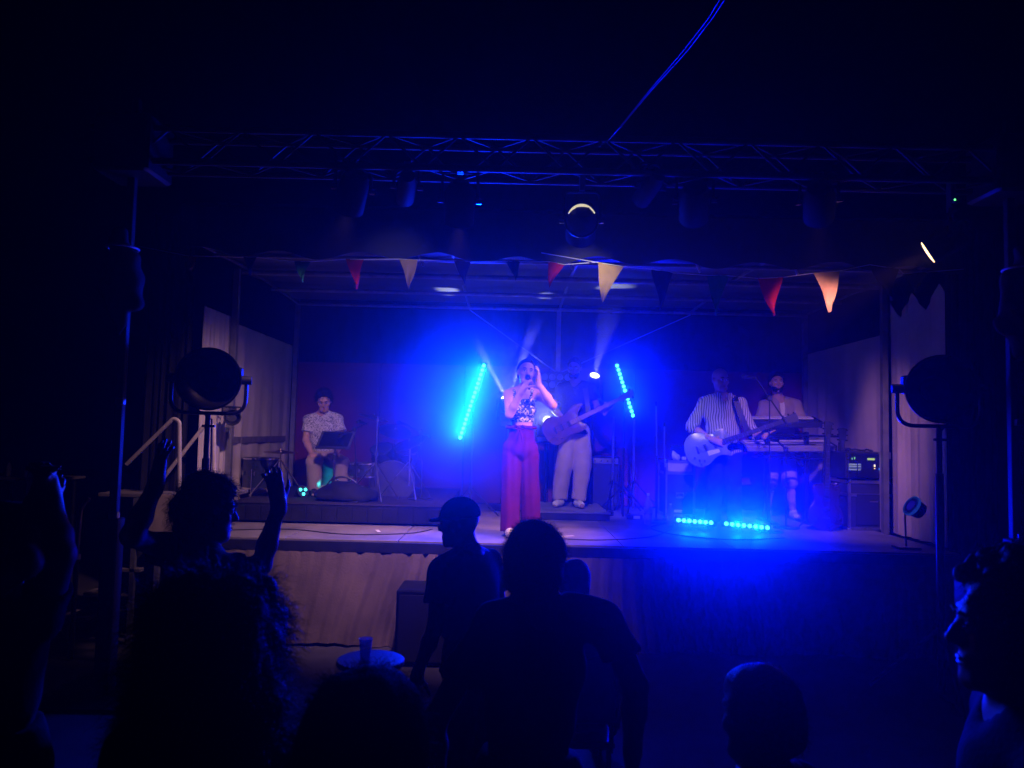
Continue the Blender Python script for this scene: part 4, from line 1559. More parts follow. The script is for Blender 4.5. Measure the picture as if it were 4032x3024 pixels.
# small teal floor par
tp = P(1192, 1935, 8.45)
fp = empty('floor_par', (tp.x, tp.y, RZ), 'tiny floor lamp with three cyan LEDs beside the drummer\'s foot', 'stage light')
td = nrmz((.55, -.62, .35))
MB().lathe(tp - td * .09, td, [(0, .03), (.02, .06), (.09, .07), (.1, .07)], 14).build('housing', M['black'], fp)
MB().box((tp.x - .03, tp.y + .03, RZ + .02), (.12, .10, .03)).build('base', M['blackmetal'], fp)
tl = emit('teal_led', (.05, .9, .8), 5.0)
tx, ty, tz = frame_from(td)
for k in range(3):
    c = tp + td * .012 + (tx * math.cos(k * 2.09 + .5) + ty * math.sin(k * 2.09 + .5)) * .034
    MB().ball(c, .017, 10).build('led_lens', tl, fp)
spot('teal_light', tp + V3((.16, .10, .06)), (cj.x + .02, 9.0, RZ + .2), 2.0, (.02, .75, 1.0), 60, .8, fp, .02)


def tripod(mb, c, z0, hgt, spread, r=.009, n=3, a0=.5):
    for k in range(n):
        t = a0 + 2 * math.pi * k / n
        mb.tube([(c[0], c[1], z0 + hgt), (c[0] + spread * math.cos(t), c[1] + spread * math.sin(t), z0 + .012)], r, 6)
        mb.ball((c[0] + spread * math.cos(t), c[1] + spread * math.sin(t), z0 + .013), .013, 6)


def legs3(root, c, z0, hgt, spread, mtl, r=.009, a0=.5):
    for k in range(3):
        t = a0 + 2 * math.pi * k / 3
        m = MB()
        e = V3((c[0] + spread * math.cos(t), c[1] + spread * math.sin(t), z0 + .012))
        m.tube([(c[0], c[1], z0 + hgt), e], r, 6)
        lg = m.build('leg', mtl, root)
        MB().ball(e, .014, 8).build('rubber_foot', M['rubber'], lg)


# tablet on a music stand in front of the drummer
mp = P(1318, 1735, 8.35)
ms = empty('music_stand', (mp.x, mp.y, RZ), 'black tablet stand on a silver pole in front of the drummer', 'stand')
ax_ = (V3((1, 0, .0)), V3((0, .45, .89)), V3((0, -.89, .45)))
MB().prism([(-.20, -.10), (.17, -.10), (.22, .11), (-.15, .11)], mp, *ax_, .02).build('desk', M['black'], ms)
MB().prism([(-.17, -.085), (.15, -.085), (.19, .095), (-.125, .095)], mp + ax_[2] * .013, *ax_, .006).build('tablet', mat('screen_glass', (.008, .008, .01), .12, 0, 0), ms)
MB().bbox(mp + ax_[2] * .03 - ax_[1] * .10, (.38, .035, .012), .004, ax_).build('lip', M['blackmetal'], ms)
MB().cyl((mp.x + .0, mp.y + .02, RZ + .02), (mp.x, mp.y + .02, mp.z - .05), .011, n=10).build('pole', M['chrome'], ms)
MB().cyl((mp.x + .0, mp.y + .02, RZ + .42), (mp.x, mp.y + .02, RZ + .48), .018, n=10).build('clutch', M['black'], ms)
legs3(ms, (mp.x, mp.y + .02), RZ, .25, .24, M['chrome'], .008)


def cymbal_stand(px, pt, Y, label, r, tilt, z0, boom=None, lean=0):
    base = P(px, 1900, Y)
    topz = P(px, pt, Y).z
    root = empty('cymbal_stand', (base.x, Y, z0), label, 'cymbal stand', 'cymbal stands around the drum kit')
    MB().cyl((base.x, Y, z0 + .15), (base.x, Y, z0 + (topz - z0) * .55), .013, n=10).build('lower_tube', M['chrome'], root)
    MB().cyl((base.x, Y, z0 + (topz - z0) * .5), (base.x + lean, Y, topz), .009, n=10).build('upper_tube', M['chrome'], root)
    MB().cyl((base.x, Y, z0 + (topz - z0) * .53), (base.x, Y, z0 + (topz - z0) * .57), .02, n=10).build('clutch', M['chrome'], root)
    c = V3((base.x + lean, Y, topz - .03))
    if boom:
        e = c + V3(boom)
        MB().tube([c - V3(boom) * .3, e], .007, 8).build('boom_arm', M['chrome'], root)
        c = e
    d = nrmz(tilt)
    MB().lathe(c, d, [(-.001, .004), (0, r), (.002, r), (.014, r * .35), (.026, r * .13), (.03, .004)], 28).build('cymbal', mat('cymbal_bronze', (.45, .32, .14), .3, 1.0, .15, 20), root)
    MB().ball(c + d * .04, .014, 8).build('wing_nut', M['chrome'], root)
    legs3(root, (base.x, Y), z0, .42, .34, M['chrome'], .009, .9)
    return root


cymbal_stand(1478, 1640, 8.25, 'tall chrome cymbal stand with open tripod legs right of the drummer', .17, (.25, -.1, 1), RZ, (-.10, .3, .02))
cymbal_stand(1610, 1735, 8.6, 'lower cymbal stand nearest the tall tilted LED bar', .19, (-.35, -.35, .9), RZ)
cymbal_stand(1100, 1770, 8.3, 'flat hi-hat stand between the side curtain and the drummer', .18, (.02, -.05, 1), RZ)


def drum(px, py, Y, r, hgt, label, shell, axis=(0, 0, 1), z0=None):
    c = P(px, py, Y)
    root = empty('drum', (c.x, c.y, RZ), label, 'drum', 'drums of the kit')
    if .3 < axis[2] < .8:
        MB().tube([P(px, py, Y) + V3((0, .02, -.02)), (P(1550, py, Y).x, Y + .12, RZ + .46)], .010, 8).build('mount', M['chrome'], root)
    d = nrmz(axis)
    MB().lathe(c - d * hgt / 2, d, [(0, r), (hgt, r)], 26).build('shell', shell, root)
    for s_ in (-1, 1):
        MB().lathe(c + d * (s_ * (hgt / 2 - .008) - .009), d, [(0, r + .003), (0, r + .013), (.018, r + .013), (.018, r + .003)], 26, caps=False).build('hoop', M['chrome'], root)
    MB().lathe(c + d * (hgt / 2), d, [(0, r - .002), (.003, r - .004)], 26).build('drum_head', mat('drum_skin', (.035, .035, .04), .5, 0, .1, 8), root)
    x, y, z = frame_from(d)
    for k in range(8):
        t = 2 * math.pi * k / 8
        p = c + (x * math.cos(t) + y * math.sin(t)) * (r + .012)
        MB().bbox(p, (.016, .016, min(.05, hgt * .4)), .004, (x, y, z)).build('lug', M['chrome'], root)
    if axis[2] > .8:
        for k in range(3):
            t = 2 * math.pi * k / 3 + .4
            p = c + V3((math.cos(t), math.sin(t), 0)) * (r + .015)
            MB().cyl((p.x, p.y, RZ + .005), (p.x, p.y, c.z + .05), .008, n=8).build('leg', M['chrome'], root)
    return root


dk = mat('drum_lacquer', (.02, .025, .03), .25, 0, .3, 8, 0, 1, .5, .6)
drum(1025, 1862, 8.55, .19, .34, 'dark floor drum by the foot of the side curtain', dk)
drum(1425, 1850, 8.7, .17, .16, 'shallow dark snare drum right of the drummer', dk)

# kick drum and rack toms right of the drummer
drum(1545, 1898, 9.0, .25, .40, 'dark kick drum facing the audience behind the cymbal stands', dk, (.12, -1, 0))
drum(1508, 1790, 9.0, .13, .18, 'dark rack tom mounted over the kick drum, nearer the drummer', dk, (-.1, -.45, .80))
drum(1600, 1792, 8.95, .14, .2, 'dark rack tom mounted over the kick drum, nearer the singer', dk, (.1, -.45, .79))
bagc = P(1360, 1960, 8.15)
bag = empty('cloth_bag', (bagc.x, bagc.y, RZ), 'black lumpy cloth bag lying in front of the drummer', 'bag')
G = Field(np.array(bagc) - .5, np.array(bagc) + .5, .012)
G.ell((bagc.x, bagc.y, RZ + .05), (.34, .20, .12), None, .05)
G.ell((bagc.x - .02, bagc.y, RZ + .10), (.20, .15, .10), None, .06)
G.cut((0, 0, RZ + .008), (0, 0, -1))
G.wrinkle(.02, 22, 5)
G.mesh('bag_body', M['blackcloth'], bag)
MB().tube(arc((bagc.x - .15, bagc.y - .05, RZ + .22), (bagc.x + .12, bagc.y - .05, RZ + .20), -.05), .012, 6).build('handle', M['black'], bag)

pd_ = P(1400, 1990, 8.0)
ped = empty('drum_pedal', (pd_.x, pd_.y, RZ), 'chrome drum pedal lying at the front of the riser', 'pedal')
MB().bbox((pd_.x, pd_.y, RZ + .018), (.09, .26, .02), .005).build('footboard', M['chrome'], ped)
for s_ in (-1, 1):
    MB().cyl((pd_.x + s_ * .05, pd_.y + .1, RZ + .01), (pd_.x + s_ * .05, pd_.y + .1, RZ + .17), .008).build('upright', M['chrome'], ped)
MB().tube([(pd_.x - .06, pd_.y + .1, RZ + .165), (pd_.x + .06, pd_.y + .1, RZ + .165)], .007).build('axle', M['chrome'], ped)

# ------------------------------------------------------------------ cases and gear, stage right half
def flight_case(px, pyt, pyb, wpx, Y, label, z0, depth=.42, face=None):
    c = P(px, (pyt + pyb) / 2, Y)
    w = wpx * Y / FPX
    zt = P(px, pyt, Y).z
    h_ = zt - z0
    root = empty('flight_case', (c.x, Y + depth / 2, z0), label, 'flight case', 'flight cases on the stage')
    yc = Y + depth / 2
    MB().bbox((c.x, yc, z0 + h_ / 2), (w - .02, depth - .02, h_ - .02), .006).build('panel', face or mat('case_laminate', (.03, .03, .035), .5, 0, .2, 10), root)
    for sx_ in (-1, 1):
        for sy_ in (-1, 1):
            MB().box((c.x + sx_ * (w / 2 - .012), yc + sy_ * (depth / 2 - .012), z0 + h_ / 2), (.030, .030, h_ - .05)).build('edge_strip', M['alu'], root)
    for zz in (z0 + .02, z0 + h_ - .02, z0 + h_ - .16):
        MB().box((c.x, yc - depth / 2 + .008, zz), (w - .05, .022, .032)).build('edge_strip', M['alu'], root)
        for sx_ in (-1, 1):
            MB().box((c.x + sx_ * (w / 2 - .008), yc, zz), (.022, depth - .06, .032)).build('edge_strip', M['alu'], root)
    for sx_ in (-1, 1):
        for sz_ in (0, 1):
            MB().ball((c.x + sx_ * (w / 2 - .016), yc - depth / 2 + .016, z0 + .02 + sz_ * (h_ - .04)), .032, 10).build('ball_corner', M['chrome'], root)
    return root, V3((c.x, Y, z0)), w, h_, zt


fc, f0, fw_, fh, fzt = flight_case(2678, 1812, 2022, 118, 9.25, 'tall narrow flight case with metal edges behind the water bottles', ZS)
MB().bbox((f0.x, 9.262, ZS + fh * .38), (.10, .012, .075), .004).build('handle_plate', M['alu'], fc)
MB().tube(bend([(f0.x - .035, 9.25, ZS + fh * .36), (f0.x - .035, 9.235, ZS + fh * .40), (f0.x + .035, 9.235, ZS + fh * .40), (f0.x + .035, 9.25, ZS + fh * .36)], .01), .006, 6).build('handle', M['chrome'], fc)
MB().bbox((f0.x - .02, 9.257, ZS + .07), (.10, .006, .035), .002).build('sticker', M['white'], fc)
MB().bbox((f0.x, 9.258, fzt - .088), (fw_ - .07, .012, .105), .003).build('lid_panel', mat('pale_lid', (.62, .50, .34), .6, 0, .15, 12), fc)
lt = empty('tablet', (f0.x + .01, 9.36, fzt), 'black tablet propped up on the narrow flight case', 'tablet')
MB().bbox((f0.x + .0, 9.40, fzt + .105), (.20, .012, .16), .004, (V3((1, 0, 0)), V3((0, .97, -.24)), V3((0, .24, .97)))).build('shell', M['black'], lt)
MB().bbox((f0.x + .0, 9.393, fzt + .105), (.185, .006, .145), .002, (V3((1, 0, 0)), V3((0, .97, -.24)), V3((0, .24, .97)))).build('screen', mat('dark_screen', (.01, .01, .015), .15, 0, 0), lt)
MB().bbox((f0.x, 9.40, fzt + .01), (.16, .12, .016), .004).build('foot', M['black'], lt)
pc_ = P(2662, 1790, 9.3)
G = Field(np.array(pc_) - .12, np.array(pc_) + .12, .008)
G.ell((f0.x - .05, 9.29, fzt + .045), (.045, .035, .05), None, .02)
G.cut((0, 0, fzt + .001), (0, 0, -1))
G.wrinkle(.02, 60, 3)
crp = empty('crumpled_paper', (f0.x - .05, 9.29, fzt), 'crumpled pale paper on top of the narrow flight case', 'paper')
G.mesh('paper_ball', M['white'], crp)
wb = MB().bbox((f0.x + .05, 9.29, fzt + .022), (.05, .04, .042), .004).build('small_box', M['white'], None)
tag(wb, 'small white box beside crumpled paper on the narrow flight case', 'box')

rk, r0, rw, rh, rzt = flight_case(3432, 1892, 2088, 182, 8.30, 'lower of the two stacked rack cases, black grille front', ZS, .5)
MB().bbox((r0.x, 8.305, ZS + rh * .42), (rw * .66, .02, rh * .62), .006).build('grille', mat('speaker_grille', (.012, .012, .013), .7, 0, .3, 60, .6, 300), rk)
MB().bbox((r0.x + .02, 8.29, ZS + rh * .58), (.09, .01, .014), .003).build('badge', M['brass'], rk)
uw = 205 * 8.3 / FPX
uzt = P(3430, 1782, 8.3).z
ur = empty('rack_case', (r0.x, 8.55, rzt), 'upper rack case with small lit screens and green and amber LEDs', 'rack case')
MB().bbox((r0.x + .01, 8.56, (rzt + uzt) / 2 + .004), (uw, .5, uzt - rzt - .01), .012).build('case_shell', M['black'], ur)
MB().bbox((r0.x + .01, 8.305, (rzt + uzt) / 2 + .004), (uw * .86, .02, (uzt - rzt) * .86), .004).build('front_panel', M['blackmetal'], ur)


def lit(px, py, w, hh, name, col, st, par, Y=8.285):
    c = P(px, py, Y)
    MB().bbox(c, (w * Y / FPX, .008, hh * Y / FPX), .001).build(name, emit(name + '_%d' % px, col, st), par)


lit(3430, 1808, 28, 8, 'green_display', (.62, .85, .10), .7, ur)
lit(3366, 1838, 48, 26, 'screen', (.16, .20, .30), .35, ur)
for q, yy in enumerate((1828, 1836, 1850)):
    lit(3366, yy, 46, 2, 'screen_text', (.7, .75, .9), .55, ur, 8.279)
lit(3355, 1806, 4, 7, 'level_meter', (.3, .8, .4), .5, ur)
lit(3365, 1804, 3, 10, 'level_meter', (.3, .9, .3), .7, ur)
lit(3444, 1834, 5, 9, 'amber_led', (1, .75, .35), 1.6, ur)
lit(3444, 1845, 5, 4, 'amber_led', (1, .6, .3), 1.2, ur)
lit(3470, 1835, 8, 7, 'amber_led', (.9, .8, .2), 1.0, ur)
lit(3474, 1847, 27, 8, 'blue_display', (.06, .30, 1.0), 1.0, ur)
for i, (dx, dz) in enumerate(((-.17, 0), (.17, 0))):
    MB().tube(bend([(r0.x + dx, 8.29, rzt + .05), (r0.x + dx, 8.26, rzt + .05), (r0.x + dx, 8.26, rzt + .2), (r0.x + dx, 8.29, rzt + .2)], .01), .006, 6).build('rack_handle', M['blackmetal'], ur)
cm = MB()
rd = random.Random(4)
pts = [V3((r0.x - .18 + .04 * i, 8.45 + .05 * math.sin(i * 1.3), uzt + .012 + .018 * abs(math.sin(i * .9)))) for i in range(10)]
cbl = cm.tube(pts, .010, 6).build('coiled_cable', M['rubber'], None)
tag(cbl, 'black cable heaped on top of the upper rack case', 'cable')

# keyboards on a two tier stand
ks = empty('keyboard_stand', P(3130, 2040, 8.9), 'black two tier keyboard stand with long horizontal bars', 'stand')
ks.location.z = ZS
ORG[ks.name] = V3((ks.location.x, ks.location.y, ZS))
for py, x0_, x1_ in ((1716, 2950, 3325), (1806, 2960, 3300)):
    MB().tube([P(x0_, py - 6, 8.78), P(x1_, py + 3, 8.78)], .013, 8).build('bar', M['blackmetal'], ks)
for px in (3022, 3175):
    t_ = P(px, 1700, 8.85)
    MB().bbox((t_.x, 8.85, (ZS + t_.z) / 2), (.045, .06, t_.z - ZS), .008).build('column', M['blackmetal'], ks)
    MB().bbox((t_.x, 8.85, ZS + .02), (.06, .6, .035), .008).build('foot', M['blackmetal'], ks)
    for py in (1708, 1800):
        z_ = P(px, py, 8.85).z
        MB().bbox((t_.x, 9.0, z_), (.035, .34, .025), .006).build('arm', M['blackmetal'], ks)


def keyboard(px0, px1, py, Y, label, body, keyc=True):
    a, b = P(px0, py, Y), P(px1, py, Y)
    w = (b - a).length
    c = (a + b) / 2
    root = empty('keyboard', c, label, 'keyboard', 'keyboards on the two tier stand')
    x = (b - a).normalized()
    y = V3((0, .96, .22))
    y = (y - x * y.dot(x)).normalized()
    z = x.cross(y)
    MB().bbox(c + y * .14, (w, .30, .075), .014, (x, y, z)).build('case', body, root)
    for s_ in (-1, 1):
        MB().bbox(c + y * .14 + x * s_ * (w / 2 + .008), (.02, .31, .085), .008, (x, y, z)).build('end_cheek', M['black'], root)
    nk = 36
    for i in range(nk):
        q = c + y * .20 + z * .040 + x * (w * .92 * ((i + .5) / nk - .5))
        k = MB()
        k.box(q, (w * .92 / nk - .002, .12, .012), (x, y, z))
        k.build('key', M['white'], root)
    MB().bbox(c + y * .05 + z * .039, (w * .6, .05, .006), .002, (x, y, z)).build('control_strip', M['black'], root)
    return root


keyboard(2968, 3232, 1672, 8.86, 'upper black keyboard of the two tier stand', mat('keyboard_black', (.03, .03, .035), .4, 0, .2, 10))
keyboard(2935, 3290, 1768, 8.80, 'lower grey keyboard of the two tier stand', mat('keyboard_grey', (.26, .26, .27), .4, 0, .1, 10))

# guitars parked on stands
dg = mat('dark_guitar', (.03, .012, .012), .25, 0, .3, 6, 0, 1, .5, .8)
for (px, pyc, pyh, Y, lab) in ((3250, 1990, 1665, 8.25, 'dark electric guitar upright on a stand next to the rack cases'),
                               (3312, 1985, 1690, 8.55, 'second dark guitar upright on a stand half behind the rack cases')):
    c = P(px, pyc, Y)
    hd_ = P(px + (8 if px < 3300 else 2), pyh, Y + .08)
    g_ = guitar('parked_guitar', lab, c, hd_ - c, V3((0, -1, .2)), SINGLECUT, dg, (hd_ - c).length - .16, 1.15, 'guitar', 1, M['black'], neckmat=M['black'], group='guitars parked on stands')
    st_ = empty('guitar_stand', (c.x, Y + .1, ZS), 'black stand under the ' + ('nearer' if px < 3300 else 'farther') + ' parked guitar', 'stand', 'guitar stands')
    MB().tube([(c.x, Y + .14, ZS + .02), (hd_.x, hd_.y + .06, hd_.z - .15)], .012, 8).build('pole', M['blackmetal'], st_)
    for k in range(3):
        t = .6 + 2 * math.pi * k / 3
        MB().tube([(c.x, Y + .14, ZS + .25), (c.x + .24 * math.cos(t), Y + .1 + .2 * math.sin(t), ZS + .012)], .010, 6).build('leg', M['blackmetal'], st_)
    MB().tube(bend([(c.x - .1, Y - .04, ZS + .14), (c.x - .1, Y + .12, ZS + .12), (c.x + .1, Y + .12, ZS + .12), (c.x + .1, Y - .04, ZS + .14)], .03), .009, 6).build('cradle', M['rubber'], st_)


# microphone stands
def mic_stand(px, ptop, Y, label, boom=None, z0=ZS, mic_=True):
    b_ = P(px, 2000, Y)
    t_ = P(px, ptop, Y)
    root = empty('microphone_stand', (b_.x, Y, z0), label, 'microphone stand', 'microphone stands')
    MB().cyl((b_.x, Y, z0 + .02), (b_.x, Y, z0 + (t_.z - z0) * .55), .011, n=10).build('lower_tube', M['blackmetal'], root)
    MB().cyl((b_.x, Y, z0 + (t_.z - z0) * .5), t_, .007, n=10).build('upper_tube', M['steel'] if boom is None else M['blackmetal'], root)
    MB().cyl((b_.x, Y, z0 + (t_.z - z0) * .53), (b_.x, Y, z0 + (t_.z - z0) * .57), .017, n=10).build('clutch', M['black'], root)
    MB().lathe((b_.x, Y, z0 + .003), (0, 0, 1), [(0, .14), (.012, .14), (.022, .03), (.03, .02)], 20).build('base_plate', M['blackmetal'], root)
    if boom:
        e = P(*boom)
        d = (e - t_).normalized()
        MB().tube([t_ - d * .26, e], .008, 8).build('boom_arm', M['blackmetal'], root)
        MB().bbox(t_, (.05, .04, .06), .01).build('boom_clamp', M['black'], root)
        MB().cyl(t_ - d * .30, t_ - d * .24, .016, n=10).build('counterweight', M['black'], root)
        md_ = nrmz((-.75, .6, .15))
        m_ = MB().lathe(e - md_ * .02, md_, [(0, .012), (.12, .018), (.126, .025), (.15, .027), (.17, .018), (.176, .002)], 12).build('microphone', M['blackmetal'], root)
    else:
        MB().lathe(t_, (0, -.1, 1), [(0, .010), (.03, .014), (.05, .012)], 10).build('clip', M['black'], root)
    return root


mic_stand(3030, 1568, 7.98, 'black boom microphone stand before the guitarist and keyboard player', (2975, 1488, 8.02))
mic_stand(2584, 1598, 8.62, 'slim straight microphone stand beside the large water bottle')
mic_stand(2616, 1680, 8.75, 'shorter slim microphone stand before the narrow flight case')
ls = mic_stand(3095, 1770, 8.35, 'low boom microphone stand under the keyboards', (3060, 1735, 8.3))

mic_stand(1395, 1690, 8.5, 'thin overhead microphone stand between the drummer and the snare', (1440, 1668, 8.7), RZ)
mic_stand(1655, 1700, 8.5, 'thin overhead microphone stand at the riser corner under the tilted LED bar', (1600, 1672, 8.8), RZ)
cymbal_stand(1548, 1690, 9.15, 'cymbal stand rising behind the kick drum', .20, (.2, -.4, .9), RZ)

# bottles
def bottle(px, pyb, hgt, r, Y, label, mtl, cap, name='water_bottle', z0=ZS, lab=True):
    b_ = P(px, pyb, Y)
    c = V3((b_.x, Y, z0))
    root = empty(name, c, label, 'bottle')
    k = hgt
    prof = [(.002, r * .75), (.012, r), (k * .12, r), (k * .14, r * .95), (k * .16, r), (k * .28, r), (k * .30, r * .95), (k * .32, r), (k * .62, r), (k * .70, r * .92), (k * .82, r * .55), (k * .90, r * .30), (k * .93, r * .30)]
    MB().lathe(c, (0, 0, 1), prof, 20).build('bottle_body', mtl, root)
    MB().lathe(c, (0, 0, 1), [(k * .925, r * .36), (k * .99, r * .36), (k, r * .30)], 14).build('cap', cap, root)
    if lab:
        MB().lathe(c, (0, 0, 1), [(k * .38, r * 1.01), (k * .56, r * 1.01)], 20, caps=False).build('paper_label', M['white'], root)
    return root


bottle(2551, 2060, .345, .047, 8.36, 'large clear plastic water bottle on the stage floor', M['glass'], M['white'])
bottle(2640, 2060, .25, .036, 8.25, 'small clear water bottle next to the floor LED bar', M['glass'], M['white'], lab=False)
px_ = P(2497, 2012, 8.9)
pb = empty('pedal_box', (px_.x, 8.9, ZS), 'small black floor pedal with a white label behind the big bottle', 'pedal')
MB().bbox((px_.x, 8.9, ZS + .03), (.18, .14, .055), .008).build('case', M['black'], pb)
MB().bbox((px_.x + .02, 8.827, ZS + .03), (.075, .006, .035), .002).build('paper_label', M['white'], pb)
for s_ in (-1, 1):
    MB().cyl((px_.x + s_ * .05, 8.88, ZS + .058), (px_.x + s_ * .05, 8.88, ZS + .075), .012).build('footswitch', M['chrome'], pb)

# blinder panel and bass amplifier at the back
bl = P(2205, 1500, 9.85)
bln = empty('blinder_panel', (bl.x, 9.9, ZS), 'unlit lamp panel with two rows of round lenses behind the bass player', 'stage light')
MB().bbox((bl.x, 9.93, bl.z), (.52, .12, .24), .01).build('housing', M['black'], bln)
for j in range(2):
    for i in range(5):
        MB().lathe((bl.x - .2 + .1 * i, 9.868, bl.z + .05 - .10 * j), (0, -1, 0), [(0, .043), (.008, .043), (.016, .03), (.018, .004)], 14).build('lens', mat('frosted_lens', (.45, .45, .5), .3, 0, 0), bln) if (i + j) == 0 else None
lens0 = [o for o in bpy.data.objects if o.parent == bln and o.name.startswith('lens')][0]
for j in range(2):
    for i in range(5):
        if i + j:
            c2 = lens0.copy()
            COL.objects.link(c2)
            c2.parent = bln
            c2.location = (.1 * i, 0, -.10 * j)
MB().cyl((bl.x, 9.95, ZS), (bl.x, 9.95, bl.z - .1), .02).build('stand', M['blackmetal'], bln)
MB().bbox((bl.x, 9.95, ZS + .015), (.4, .4, .025), .006).build('floor_plate', M['blackmetal'], bln)
am = P(2368, 1850, 9.75)
amp = empty('bass_amplifier', (am.x, 9.85, ZS), 'black bass amplifier cabinet behind the bass player\'s legs', 'amplifier')
MB().bbox((am.x, 9.98, ZS + .36), (.5, .36, .66), .015).build('cabinet', M['black'], amp)
MB().bbox((am.x, 9.797, ZS + .32), (.44, .015, .52), .006).build('grille', mat('amp_grille', (.03, .03, .034), .8, 0, .3, 80, .5, 300), amp)
MB().bbox((am.x, 9.795, ZS + .635), (.44, .015, .07), .004).build('control_panel', M['steel'], amp)
for i in range(5):
    MB().cyl((am.x - .16 + .08 * i, 9.788, ZS + .635), (am.x - .16 + .08 * i, 9.772, ZS + .635), .012, n=10).build('knob', M['chrome'], amp)
MB().bbox((am.x, 9.98, ZS + .015), (.4, .3, .028), .004).build('plinth', M['rubber'], amp)
for px, yy, lab in ((2412, 1640, 'bare light stand right of the bass player'), (2494, 1650, 'bare light stand below the right tilted LED bar')):
    b_ = P(px, 1900, 9.75)
    zt = P(px, yy, 9.75).z
    s_ = empty('light_stand', (b_.x, 9.75, ZS), lab, 'stand', 'bare light stands')
    MB().cyl((b_.x, 9.75, ZS + .02), (b_.x, 9.75, zt), .016, n=10).build('pole', M['steel'], s_)
    legs3(s_, (b_.x, 9.75), ZS, .4, .38, M['blackmetal'], .010, .2)

# ------------------------------------------------------------------ lamp clamped to the left post, small blue lamp at right
cp = P(912, 1640, 7.6)
cl = empty('clamped_lamp', cp, 'small black lamp clamped to the post beside the pale side curtain', 'stage light')
d_ = nrmz((.4, -.8, -.1))
MB().lathe(cp - d_ * .10, d_, [(0, .03), (.03, .07), (.14, .08), (.17, .085), (.17, .075), (.08, .06)], 16).build('can', M['black'], cl)
MB().lathe(cp + d_ * .0, d_, [(0, .058), (.006, .05)], 14).build('lens', mat('dark_lens', (.05, .05, .06), .1, 0, 0), cl)
MB().tube([cp - d_ * .05 + V3((-.09, 0, 0)), cp - d_ * .05 + V3((-.09, .0, .09)), cp - d_ * .05 + V3((.09, 0, .09)), cp - d_ * .05 + V3((.09, 0, 0))], .008, 6).build('yoke', M['blackmetal'], cl)
MB().box((XL - .0, 7.93, cp.z + .09), (.12, .12, .05)).build('clamp', M['steel'], cl)
MB().tube([(XL, 7.93, cp.z + .09), cp + V3((0, .05, .09))], .012, 6).build('arm', M['blackmetal'], cl)

sp_ = P(3590, 1992, 6.9)
bp_ = empty('blue_par_lamp', sp_, 'small tilted par lamp with a blue glowing rim beside the lamp stand', 'stage light')
d_ = nrmz((-.86, -.10, .50))
MB().lathe(sp_ - d_ * .12, d_, [(0, .03), (.02, .07), (.11, .085), (.13, .09)], 18).build('can', M['black'], bp_)
MB().lathe(sp_ - d_ * .012, d_, [(0, .074), (0, .095), (.022, .095), (.022, .074)], 22, caps=False).build('glowing_rim', emit('blue_rim', (.02, .08, .6), .30), bp_)
MB().lathe(sp_ + d_ * .002, d_, [(0, .072), (.008, .05), (.01, .002)], 18).build('lens', emit('blue_lens', (.02, .01, .6), .25), bp_)
MB().tube(bend([sp_ + V3((0, .10, 0)), sp_ + V3((.0, .12, -.12)), (sp_.x, sp_.y + .1, ZS + .01)], .03), .010, 6).build('bracket', M['blackmetal'], bp_)
MB().bbox((sp_.x, sp_.y + .1, ZS + .012), (.2, .16, .02), .004).build('floor_plate', M['blackmetal'], bp_)

